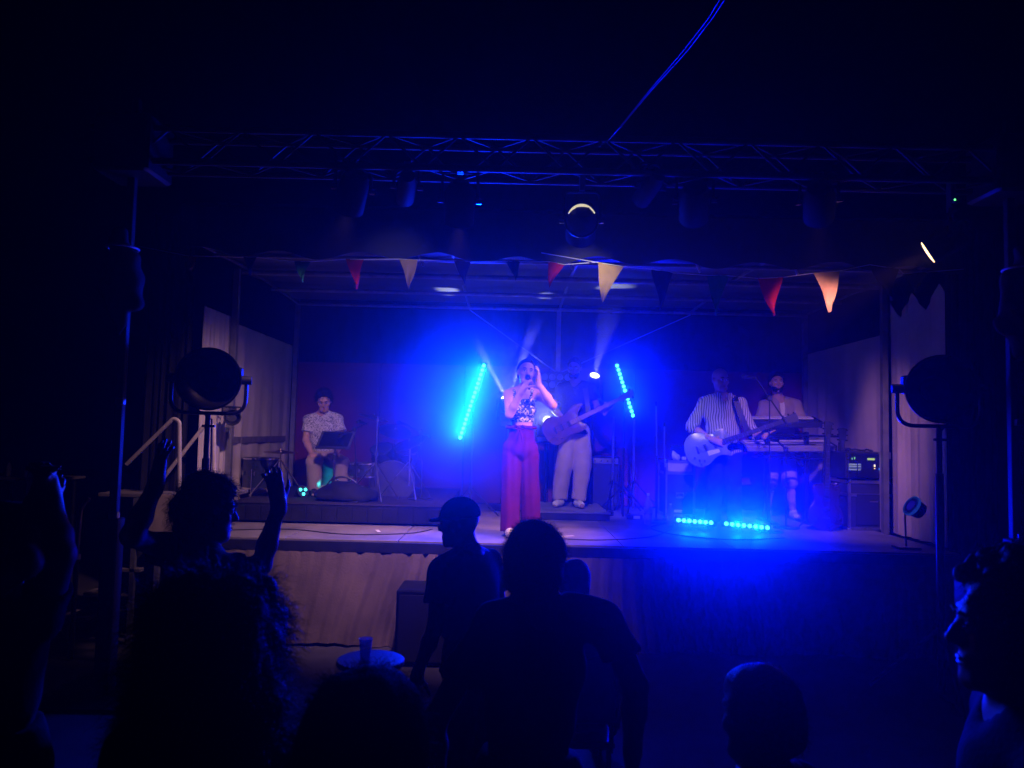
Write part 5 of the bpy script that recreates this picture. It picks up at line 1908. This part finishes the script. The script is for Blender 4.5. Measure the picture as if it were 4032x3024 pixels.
# ------------------------------------------------------------------ big round studio lamps on stands in front of the stage
def big_lamp(px, py, Y, r, face, label, side, zbase=0.0, warm=0):
    c = P(px, py, Y)
    root = empty('studio_lamp', (c.x, Y, zbase), label, 'studio lamp', 'large unlit round lamps on stands')
    d = nrmz(face)
    dish = mat('lamp_dish', (.05, .045, .04), .45, .6, .3, 6)
    MB().lathe(c - d * .16, d, [(-.06, .05), (-.05, .09), (0, r * .5), (.05, r * .78), (.13, r * .98), (.17, r), (.175, r), (.175, r * .955), (.13, r * .93), (.06, r * .74), (.02, r * .5), (.012, r * .25)], 40, caps=False).build('dish', dish, root)
    MB().lathe(c - d * .16, d, [(.168, r * .99), (.168, r * 1.035), (.19, r * 1.035), (.19, r * .99)], 40, caps=False).build('rim', M['blackmetal'], root)
    MB().lathe(c - d * .145, d, [(.01, r * .42), (.03, r * .42), (.05, r * .30), (.055, .004)], 24).build('bulb_shield', M['blackmetal'], root)
    MB().lathe(c - d * .25, d, [(-.02, .03), (-.02, .075), (.06, .085)], 20).build('rear_housing', M['blackmetal'], root)
    x = V3((0, 0, 1)).cross(d).normalized()
    if x.x < 0:
        x = -x
    R = r * 1.16
    pts_ = [c - x * R - d * .06 + V3((0, 0, .0)), c - x * R - d * .06 + V3((0, 0, -r * 1.13)), c + x * R - d * .06 + V3((0, 0, -r * 1.13)), c + x * R - d * .06]
    MB().tube(bend(pts_, .13, 8), .015, 10).build('yoke', M['blackmetal'], root)
    for s_ in (-1, 1):
        q = c + x * s_ * R * .96 - d * .06
        MB().cyl(q - x * s_ * .05, q + x * s_ * .05, .035, .035, 14).build('knob', M['black'], root)
        MB().bbox(q - x * s_ * .045 + V3((0, 0, .03)), (.05, .06, .14), .01).build('pivot_block', M['blackmetal'], root)
    b_ = c - d * .06 + V3((0, 0, -r * 1.13))
    MB().cyl((b_.x, b_.y, zbase + .3), (b_.x, b_.y, b_.z), .020, n=12).build('stand_tube', M['blackmetal'], root)
    MB().cyl((b_.x, b_.y, zbase + .1), (b_.x, b_.y, b_.z - .35), .028, n=12).build('stand_sleeve', M['blackmetal'], root)
    MB().cyl((b_.x - .04, b_.y, b_.z - .10), (b_.x + .06, b_.y, b_.z - .10), .010, n=8).build('lock_knob', M['blackmetal'], root)
    for k in range(3):
        t = .3 + 2 * math.pi * k / 3
        MB().tube([(b_.x, b_.y, zbase + .55), (b_.x + .5 * math.cos(t), b_.y + .5 * math.sin(t), zbase + .015)], .014, 8).build('leg', M['blackmetal'], root)
    q = c - x * R * side * .8 - V3((0, 0, r * .55))
    MB().tube([c - d * .2 - V3((0, 0, r * .5)), c - d * .16 - x * .10 * side - V3((0, 0, r * 1.0)), b_ + V3((.02, .03, -.05)), b_ + V3((.03, .03, -.4)), (b_.x + .03, b_.y + .03, zbase + .4)], .007, 6).build('cable', M['rubber'], root)
    return root


big_lamp(822, 1492, 5.85, .235, (.28, -1, -.05), 'large unlit round studio lamp on a stand in front of the pale left curtain', 1)
big_lamp(3706, 1532, 5.6, .245, (-.22, -1, -.05), 'large unlit round studio lamp silhouetted against the pale right curtain', -1)

# ------------------------------------------------------------------ towers carrying the truss
towers = []
for px, lab in ((478, 'aluminium truss tower beside the stair handrails with a cloth bundle tied on'), (3985, 'aluminium truss tower at the far right with a cloth bundle tied on')):
    x = P(px, 1500, 5.42).x
    t = empty('truss_tower', (x, 5.42, 0), lab, 'tower', 'towers holding up the truss')
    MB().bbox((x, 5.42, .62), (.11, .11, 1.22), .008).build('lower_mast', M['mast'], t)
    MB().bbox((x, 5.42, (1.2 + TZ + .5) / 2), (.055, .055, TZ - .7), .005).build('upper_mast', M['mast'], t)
    for z_ in (1.25, 2.05, 2.75):
        MB().bbox((x + .02, 5.385, z_), (.06, .05, .05), .006).build('locking_collar', M['alu'], t)
    MB().bbox((x, 5.42, TZ + .12), (.40, .40, .42), .02).build('sleeve_block', M['black'], t)
    MB().bbox((x, 5.42, .015), (.7, .7, .03), .006).build('base_plate', M['blackmetal'], t)
    cb = empty('cloth_bundle', (x, 5.3, 2.9), 'dark cloth bundle tied to the ' + ('left' if px < 2000 else 'right') + ' truss tower', 'cloth', 'cloth bundles tied to the towers')
    G = Field((x - .3, 5.0, 2.2), (x + .35, 5.7, 3.5), .014)
    sgn = 1 if px < 2000 else -1
    G.cone((x + .02 * sgn, 5.24, 3.22), (x + .05 * sgn, 5.24, 2.80), .06, .10, .04)
    G.cone((x + .05 * sgn, 5.24, 2.82), (x + .05 * sgn, 5.24, 2.52), .12, .02, .04)
    G.cone((x + .09 * sgn, 5.26, 3.05), (x + .14 * sgn, 5.26, 2.75), .05, .08, .04)
    G.wrinkle(.03, 24, 8 if px < 2000 else 12)
    G.mesh('cloth_fold', PM['greycloth'], cb)
    for z_ in (3.12, 2.86):
        ring = [V3((x + .04 * sgn + .10 * math.cos(q * .449), 5.26 + .12 * math.sin(q * .449), z_)) for q in range(14)]
        MB().tube(ring, .008, 6, closed=True).build('tie', M['white'], cb)
    towers.append(t)

# light leaking at the mid par can's rim, imitated by a glowing crescent tube
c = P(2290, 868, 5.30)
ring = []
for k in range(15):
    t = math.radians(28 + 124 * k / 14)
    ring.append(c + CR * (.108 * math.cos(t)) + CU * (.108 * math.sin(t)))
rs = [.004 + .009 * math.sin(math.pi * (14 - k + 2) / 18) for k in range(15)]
MB().tube(ring, rs, 8).build('glow_crescent', emit('warm_rim', (1.0, .86, .52), .75), centre_par)
ring = [c + CR * (.115 * math.cos(k * .2618)) + CU * (.115 * math.sin(k * .2618)) for k in range(24)]
MB().tube(ring, .010, 8, closed=True).build('front_ring', M['blackmetal'], centre_par)

# small indicator lamp on the truss end
gl = empty('green_indicator', P(3760, 786, 5.35), 'small box with a green indicator light at the truss end', 'indicator')
MB().bbox(P(3762, 788, 5.38), (.05, .05, .05), .008).build('case', M['black'], gl)
MB().ball(P(3760, 786, 5.345), .007, 8).build('green_led', emit('green_led', (.15, 1, .25), 3.0), gl)

# ------------------------------------------------------------------ bunting
FC = dict(red=translucent('red_flag', (.55, .02, .02), .8, .35), yellow=translucent('yellow_flag', (.72, .48, .14), .8, .35), green=translucent('green_flag', (.03, .20, .08), .8, .35),
          blue=translucent('blue_flag', (.02, .03, .16), .8, .35), teal=translucent('teal_flag', (.03, .10, .12), .8, .35), orange=translucent('orange_flag', (.40, .14, .03), .8, .35), black=mat('black_flag', (.015, .015, .02), .9))
left_flags = [('orange', (745, 1008), (777, 1008), (758, 1067)), ('blue', (960, 1012), (1010, 1012), (984, 1085)), ('green', (1160, 1030), (1222, 1030), (1188, 1112)), ('red', (1362, 1020), (1432, 1022), (1400, 1137)),
              ('yellow', (1572, 1020), (1645, 1024), (1613, 1137)), ('blue', (1787, 1026), (1853, 1030), (1828, 1122)), ('teal', (1993, 1028), (2048, 1030), (2030, 1106)), ('red', (2158, 1030), (2223, 1042), (2161, 1132))]
right_flags = [('yellow', (2355, 1034), (2456, 1050), (2367, 1195)), ('blue', (2565, 1060), (2650, 1074), (2598, 1222)), ('green', (2785, 1084), (2872, 1086), (2815, 1242)), ('red', (2984, 1096), (3083, 1092), (3038, 1246)),
               ('yellow', (3202, 1076), (3308, 1066), (3270, 1229)), ('black', (3425, 1042), (3540, 1060), (3500, 1186)), ('black', (3558, 1078), (3660, 1070), (3600, 1150))]
for nm_, fl, Yf, lab in (('bunting', left_flags, 6.66, 'string of smaller bunting flags hanging over the left half of the stage'), ('bunting', right_flags, 6.62, 'string of larger bunting flags hanging over the right half of the stage')):
    mid_ = P(*fl[len(fl) // 2][1], Yf)
    root = empty(nm_, mid_, lab, 'bunting', 'bunting strings under the canopy')
    pts_ = []
    for col, a, b, t in fl:
        A, B, T = P(*a, Yf), P(*b, Yf), P(*t, Yf - .03)
        pts_ += [A, B]
        m_ = MB()
        vs, fs = [], []
        N_ = 6
        w_ = random.Random(a[0]).uniform(-.02, .02)
        for i in range(N_ + 1):
            u = i / N_
            for j in range(5):
                v = j / 4
                e_ = A.lerp(B, v).lerp(T, u)
                e_.y += (.012 + .02 * u) * math.sin(v * 5 + u * 4 + a[0]) + w_ * 2.5 * u * u
                e_.x += .010 * math.sin(u * 5 + a[0] * .1) * u
                vs.append(e_)
        st_ = len(vs)
        vs += [v_ + V3((0, .003, 0)) for v_ in vs]
        for i in range(N_):
            for j in range(4):
                q = i * 5 + j
                fs += [(q, q + 1, q + 6, q + 5), (st_ + q + 5, st_ + q + 6, st_ + q + 1, st_ + q)]
        m_.add(vs, fs)
        fo = m_.build('flag', FC[col], root, smooth=60)
        fo['label'] = col + ' triangular flag'
    MB().tube([pts_[0] + V3((-.5, .1, .1))] + pts_ + [pts_[-1] + V3((.3, 0, .03))], .004, 5).build('string', M['white'], root)

# ------------------------------------------------------------------ overhead cable pair
wire = mat('pale_wire', (.16, .16, .18), .3, 0, 0)
p_end = P(2392, 556, 5.3)
oc = empty('overhead_cable', p_end, 'pair of pale cables sagging from overhead down to the truss', 'cable')
for dx, k in ((0, 0), (16, 1)):
    q = [P(2392, 556, 5.28), P(2440 + dx * .3, 500, 5.0), P(2560 + dx * .5, 352, 4.6), P(2690 + dx, 200, 4.2), P(2790 + dx, 70, 3.9), P(2850 + dx * 1.3, -30, 3.7), P(2990 + dx, -260, 3.3)]
    MB().tube(q, .0027, 6).build('wire', wire, oc)
MB().ball(P(2362, 572, 5.28), .011, 8).build('shackle', M['chrome'], oc)
MB().tube([P(2362, 572, 5.28), P(2392, 556, 5.28)], .006, 6).build('hook', M['steel'], oc)

# ------------------------------------------------------------------ stairs with handrails at the left
Yst = 6.62
stx0, stx1 = P(523, 2000, Yst).x, XL - .03
st = empty('stage_stairs', ((stx0 + stx1) / 2, Yst + .3, 0), 'stair unit with tubular handrails and pale side board beside the stage', 'stairs')
zt = P(700, 1948, Yst).z
for k in range(6):
    z_ = zt * (k + 1) / 6
    x_ = stx0 - .62 + .22 * k
    MB().bbox((x_ + .12, Yst + .40, z_ - .02), (.26, .72, .035), .005).build('tread', M['deck'], st)
MB().bbox((stx1 - .30, Yst + .40, zt - .02), (.60, .72, .035), .005).build('landing', M['deck'], st)
MB().prism([(P(593, 1946, Yst).x, P(593, 1946, Yst).z), (P(800, 1950, Yst).x, P(593, 1946, Yst).z), (P(800, 1950, Yst).x, P(700, 2092, Yst).z), (P(545, 2092, Yst).x, P(545, 2092, Yst).z), (P(523, 2044, Yst).x, P(523, 2044, Yst).z)],
           (0, Yst, 0), V3((1, 0, 0)), V3((0, 0, 1)), V3((0, -1, 0)), .02).build('side_board', mat('plywood', (.36, .29, .22), .7, 0, .2, 6, .2, 40), st)
railm = mat('rail_paint', (.62, .56, .50), .4, .2, .15, 9)
for off, pts_ in ((0, ((497, 1829), (684, 1646), (707, 1660), (707, 1946))), (.0, ((593, 1946), (808, 1672), (843, 1672), (843, 1890)))):
    q = [P(a, b, Yst - .02 + (.0 if pts_[0][0] < 500 else .55) * 0) for a, b in pts_]
    if pts_[0][0] > 500:
        q = [P(a, b, Yst + .12) for a, b in pts_]
    MB().tube(bend(q, .07, 6), .017, 10).build('handrail', railm, st)
for xx in (stx0 - .55, stx0 + .0, stx1 - .06):
    for yy in (Yst + .06, Yst + .72):
        zz = zt - .04 if xx > stx0 - .1 else zt / 6 - .03
        MB().box((xx, yy, zz / 2), (.04, .04, zz)).build('leg', M['dullalu'], st)

hp = empty('handrail_post', on(P(302, 2190, 6.2), 0), 'short bent brass coloured handrail post left of the stairs', 'handrail')
hq = [P(302, 2192, 6.2), P(318, 1998, 6.2), P(352, 1962, 6.2)]
MB().tube(bend(hq, .06, 6), .016, 10).build('rail', M['brass'], hp)
MB().cyl(on(hq[0], .0), hq[0], .020, n=10).build('post', M['blackmetal'], hp)
MB().cyl(hq[0] - V3((0, 0, .02)), hq[0] + V3((0, 0, .02)), .03, n=12).build('collar', M['brass'], hp)

# ------------------------------------------------------------------ bar table with bottles, far left
Yt = 8.4
tz_ = P(110, 1880, Yt).z
tb = empty('bar_table', on(P(110, 1880, Yt), 0), 'tall bar table at the far left edge holding bottles and cups', 'table')
a_, b_ = P(-60, 1884, Yt), P(245, 1876, Yt)
MB().bbox(((a_.x + b_.x) / 2, Yt + .2, tz_ - .015), (b_.x - a_.x, .55, .03), .006).build('table_top', M['deck'], tb)
for xx in (a_.x + .08, P(115, 1900, Yt).x, b_.x - .06):
    MB().cyl((xx, Yt + (.0 if xx == P(115, 1900, Yt).x else .35), 0), (xx, Yt + (.0 if xx == P(115, 1900, Yt).x else .35), tz_ - .03), .022, n=10).build('leg', M['white'] if xx == P(115, 1900, Yt).x else M['blackmetal'], tb)
redm = mat('red_plastic', (.45, .04, .03), .5)
bottle(33, 1875, .17, .024, Yt + .05, 'white bottle with red cap on the bar table', M['white'], redm, 'sauce_bottle', tz_, False)
bottle(135, 1875, .14, .018, Yt + .08, 'thin small bottle between two cups on the bar table', M['glass'], M['white'], 'small_bottle', tz_, True)
cupm = glass('cup_plastic', (.8, .8, .85), .2, .45)
for px, hh, lab in ((97, .11, 'wide clear plastic cup next to the white bottle on the bar table'), (196, .09, 'clear plastic cup at the free end of the bar table')):
    c_ = on(P(px, 1875, Yt + .06), tz_)
    o_ = MB().lathe(c_, (0, 0, 1), [(.001, .001), (.001, .026), (hh, .038), (hh + .002, .0395), (hh, .0365), (.006, .024), (.006, .001)], 18, caps=False).build('plastic_cup', cupm, None, c_)
    tag(o_, lab, 'cup')

# ------------------------------------------------------------------ table with cup in front of the stage, black monitor cabinet
Yc = 3.9
c_ = P(1460, 2592, Yc)
tt = empty('round_table', (c_.x, Yc, 0), 'small round table with a cup standing before the stage skirt', 'table')
MB().lathe((c_.x, Yc, c_.z - .03), (0, 0, 1), [(0, .15), (.004, .17), (.022, .17), (.026, .165)], 32).build('table_top', mat('table_laminate', (.045, .045, .055), .35, 0, .1, 6), tt)
MB().cyl((c_.x, Yc, .02), (c_.x, Yc, c_.z - .03), .03, n=12).build('pedestal', M['blackmetal'], tt)
MB().lathe((c_.x, Yc, 0), (0, 0, 1), [(.002, .2), (.02, .2), (.035, .04)], 24).build('base', M['blackmetal'], tt)
o_ = P(1438, 2590, Yc - .02)
cu = MB().lathe((o_.x, Yc - .02, c_.z - .003), (0, 0, 1), [(.001, .001), (.001, .024), (.105, .034), (.107, .0355), (.105, .0325), (.006, .022), (.006, .001)], 18, caps=False).build('drink_cup', cupm, None, (o_.x, Yc - .02, c_.z))
tag(cu, 'pale plastic cup on the small round table', 'cup')
kx = P(1665, 2420, 6.2)
kz = P(1665, 2322, 6.2).z
sb = empty('loudspeaker', (kx.x, 6.4, 0), 'black loudspeaker cabinet standing against the stage skirt', 'speaker')
MB().bbox((kx.x, 6.42, kz / 2), (.44, .42, kz - .02), .012).build('cabinet', M['blackcloth'], sb)
MB().bbox((kx.x, 6.203, kz / 2), (.40, .014, kz - .08), .006).build('grille', mat('bass_grille', (.015, .015, .016), .8, 0, .3, 80, .5, 300), sb)
for s_ in (-1, 1):
    MB().bbox((kx.x + s_ * .222, 6.42, kz * .7), (.012, .16, .05), .005).build('handle', M['blackmetal'], sb)

# small lit device by the far tower
dv = P(3985, 2490, 5.0)
de = empty('powered_speaker', on(dv, 0) + V3((0, .2, 0)), 'dark powered speaker at the right edge with a small violet indicator', 'speaker')
MB().bbox((dv.x + .02, 5.22, dv.z / 2 + .15), (.34, .36, dv.z + .28), .02).build('cabinet', M['black'], de)
MB().bbox((dv.x, 5.034, dv.z), (.045, .008, .018), .002).build('indicator', emit('violet_indicator', (.18, .10, 1.0), .8), de)
MB().ball(P(3948, 2336, 5.033), .004, 6).build('pilot_light', emit('pilot', (1, 1, 1), 1.5), de)

# ------------------------------------------------------------------ cables and tape on the deck
def floor_cable(pts, label, r=.005):
    q = []
    P3 = [V3((*p, ZS + .006)) for p in pts]
    for i in range(len(P3) - 1):
        p0, p1, p2, p3 = P3[max(0, i - 1)], P3[i], P3[i + 1], P3[min(len(P3) - 1, i + 2)]
        for j in range(8):
            t = j / 8
            q.append(.5 * ((2 * p1) + (p2 - p0) * t + (2 * p0 - 5 * p1 + 4 * p2 - p3) * t * t + (3 * p1 - p0 - 3 * p2 + p3) * t ** 3))
    q.append(P3[-1])
    o = MB().tube(q, r, 6).build('stage_cable', M['rubber'], None, (P3[0].x, P3[0].y, ZS))
    return tag(o, label, 'cable', 'cables lying on the deck')


floor_cable([(.15, 8.4), (.45, 7.6), (.30, 7.25), (.75, 7.05), (1.35, 7.35), (1.7, 8.0)], 'black cable curving over the deck right of the singer')
floor_cable([(-.75, 7.55), (-.95, 7.2), (-1.5, 7.05), (-2.1, 7.3), (-2.7, 7.1)], 'black cable along the front of the drum riser')
floor_cable([(1.75, 8.5), (1.5, 8.1), (1.62, 7.6), (2.1, 7.3), (2.7, 7.5)], 'black cable winding past the water bottles to the floor LED bars')
for (x, y, a, lab) in ((.55, 7.3, .4, 'short strip of white tape on the deck right of the singer'), (-1.25, 7.35, 1.9, 'short strip of white tape on the deck left of the singer')):
    o = MB().box((x, y, ZS + .003), (.16, .035, .002), (V3((math.cos(a), math.sin(a), 0)), V3((-math.sin(a), math.cos(a), 0)), V3((0, 0, 1)))).build('tape_strip', M['white'], None, (x, y, ZS))
    tag(o, lab, 'tape', 'tape marks on the deck')

# ------------------------------------------------------------------ the audience
def pose(head, face, arms=None, lean=0.0, width=.19, turn=None, seated=False):
    """standing figure hung from its head; L is the picture's left"""
    head = Vector(head)
    face = nrmz(face)
    bf = nrmz(turn) if turn is not None else nrmz((face.x, face.y, 0))
    rt = bf.cross(V3((0, 0, 1))).normalized()
    if rt.x < 0 or (abs(rt.x) < .2 and rt.y < 0):
        rt = -rt
    neck = head + V3((0, 0, -.145)) - bf * (.02 + lean * .5)
    pel = neck + V3((0, 0, -.50)) - bf * lean
    J = dict(head=head, face=face, neck=neck, pel=pel, front=bf)
    J['sL'], J['sR'] = neck - rt * width + V3((0, 0, -.055)), neck + rt * width + V3((0, 0, -.055))
    for q, s_ in (('L', -1), ('R', 1)):
        J['e' + q] = J['s' + q] + rt * s_ * .06 + V3((0, 0, -.27)) - bf * .03
        J['w' + q] = J['e' + q] + V3((0, 0, -.22)) + bf * .10
        J['d' + q] = V3((0, 0, -1)) + bf * .3
        J['n' + q] = -rt * s_
        J['th' + q] = 1 if s_ < 0 else -1
        J['c' + q] = .3
        J['h' + q] = pel + rt * s_ * .09 + V3((0, 0, -.04))
        if seated:
            J['k' + q] = J['h' + q] + bf * .40 + rt * s_ * .05 + V3((0, 0, .0))
            J['a' + q] = V3((J['k' + q].x, J['k' + q].y, .075))
        else:
            a_ = pel + rt * s_ * .11
            J['a' + q] = V3((a_.x, a_.y, .075))
            J['k' + q] = J['h' + q].lerp(J['a' + q], .5) + bf * .02
        J['t' + q] = V3((J['a' + q].x, J['a' + q].y, .035)) + bf * .15
    for k_, v in (arms or {}).items():
        J[k_] = v
    return J


AUD = 'people watching in front of the stage'
# man with both arms raised, in profile
hA = P(822, 2015, 3.05)
JA = pose(hA, (.86, .42, -.08), dict(
    eL=P(520, 2110, 2.72), wL=P(615, 1905, 2.80), dL=V3((.10, .05, 1)), nL=V3((.6, .6, .1)), thL=1, cL=.12, spL=.35,
    eR=P(1028, 2228, 3.05), wR=P(1098, 1990, 3.10), dR=V3((-.25, .1, 1)), nR=V3((-.7, .5, .1)), thR=-1, cR=.15, spR=.2), turn=(.75, .66, 0), width=.18)
build_person('curly haired man in profile raising both hands in front of the stairs', JA,
             dict(h=.010, skin='skin2', shirt='navy', sleeve=.5, shirt_inf=.016, legs='dark', hairstyle='curly', hair='hair', hair_t=.012, strands=2600, strand_len=.035, group=AUD,
                  shoe='dark', face_detail=True, hs=1.0))
# big frizzy hair, close
hB = P(880, 2545, 1.55)
build_person('person with a big round mass of frizzy hair, seen from behind', pose(hB, (.15, 1, -.05), width=.17),
             dict(h=.011, skin='skin2', shirt='greycloth', sleeve=.6, legs='dark', hairstyle='big', hair='hair2', hair_t=.042, strands=9000, strand_len=.05, strand_w=.0006, group=AUD,
                  face_detail=False, shoe='dark'))
# man in cap, profile to the left
hC = P(1806, 2062, 4.0)
build_person('man in a peaked cap facing left with blue light along his back', pose(hC, (-1, .25, -.12), turn=(-.80, .6, 0), lean=.08, width=.20),
             dict(h=.011, skin='skin2', shirt='navy', sleeve=.6, shirt_inf=.022, legs='dark', hairstyle='cap', hair='dark', group=AUD, face_detail=False, shoe='dark', belly=.04, hs=1.02))
# short haired man from behind, close
hD = P(2104, 2236, 2.4)
build_person('broad shouldered man with short dark hair seen from behind at centre', pose(hD, (.08, 1, -.05), dict(sL=P(1935, 2440, 2.38), sR=P(2385, 2430, 2.36), eR=P(2500, 2700, 2.3), wR=P(2490, 2960, 2.4)), width=.235),
             dict(h=.011, skin='skin2', shirt='navy', sleeve=.6, shirt_inf=.018, legs='dark', hairstyle='short', hair='hair', hair_t=.016, strands=2200, strand_len=.018, strand_w=.0006, group=AUD,
                  face_detail=False, shoe='dark', w=1.0, hs=1.04, neck_r=.06))
# head behind him
hE = P(2262, 2300, 4.3)
build_person('seated person whose small dark head shows behind the central man\'s shoulder', pose(hE, (.1, 1, 0), seated=True),
             dict(h=.013, skin='skin2', shirt='greycloth', sleeve=.6, legs='dark', hairstyle='short', hair='hair', hair_t=.012, group=AUD, face_detail=False, shoe='dark'))
chE = pose(hE, (.1, 1, 0), seated=True)['pel']
ch = empty('chair', (chE.x, chE.y, 0), 'dark chair under the seated person in front of the stage', 'chair')
MB().bbox((chE.x, chE.y + .08, chE.z - .17), (.44, .44, .04), .01).build('seat', M['black'], ch)
MB().bbox((chE.x, chE.y - .20, chE.z + .14), (.42, .03, .34), .01).build('backrest', M['black'], ch)
for sx_ in (-1, 1):
    for sy_ in (-1, 1):
        MB().cyl((chE.x + sx_ * .19, chE.y + .08 + sy_ * .19, 0), (chE.x + sx_ * .19, chE.y + .08 + sy_ * .19, chE.z - .18), .014, n=8).build('leg', M['blackmetal'], ch)
    MB().cyl((chE.x + sx_ * .19, chE.y - .19, chE.z - .18), (chE.x + sx_ * .19, chE.y - .20, chE.z + .02), .012, n=8).build('back_post', M['blackmetal'], ch)
# right front, looking left
hF = P(2985, 2830, 2.2)
build_person('person with smooth dark hair at lower right, turned slightly left', pose(hF, (-.55, .8, -.1), width=.18),
             dict(h=.011, skin='skin2', shirt='dark', sleeve=.6, legs='dark', hairstyle='short', hair='hair2', hair_t=.018, strands=1200, strand_len=.02, strand_w=.0005, group=AUD, face_detail=False, shoe='dark', hs=1.05))
# far right, profile
hG = P(3990, 2490, 1.6)
build_person('person at the far right edge in profile looking left', pose(hG, (-.95, .30, .02), width=.19),
             dict(h=.010, skin='skin2', shirt='dark', sleeve=1.3, legs='dark', hairstyle='curly', hair='hair2', hair_t=.020, strands=1800, strand_len=.03, strand_w=.0005, group=AUD, face_detail=True, shoe='dark', hs=1.08))
# far left, forearms raised
hH = P(40, 2150, 2.45)
JH = pose(hH, (.35, 1, 0), dict(
    eR=P(235, 2185, 2.30), wR=P(205, 1985, 2.45), dR=V3((-.35, .1, 1)), nR=V3((-.9, .3, 0)), thR=-1, cR=.3,
    eL=P(100, 2215, 2.2), wL=P(118, 2015, 2.45), dL=V3((.2, .1, 1)), nL=V3((.9, .3, 0)), thL=1, cL=.3), width=.18)
build_person('person at the far left edge holding both forearms up before the bar table', JH,
             dict(h=.011, skin='skin2', shirt='navy', sleeve=.5, legs='dark', hairstyle='short', hair='hair', hair_t=.016, group=AUD, face_detail=False, shoe='dark', arm=1.12))
# bottom, close
hI = P(1440, 3010, 1.35)
build_person('person with dark rounded hair cut off by the bottom edge of the picture', pose(hI, (.2, 1, -.05), width=.17),
             dict(h=.011, skin='skin2', shirt='greycloth', sleeve=.6, legs='dark', hairstyle='short', hair='hair', hair_t=.03, strands=2500, strand_len=.03, strand_w=.0005, group=AUD, face_detail=False, shoe='dark', hs=1.05))
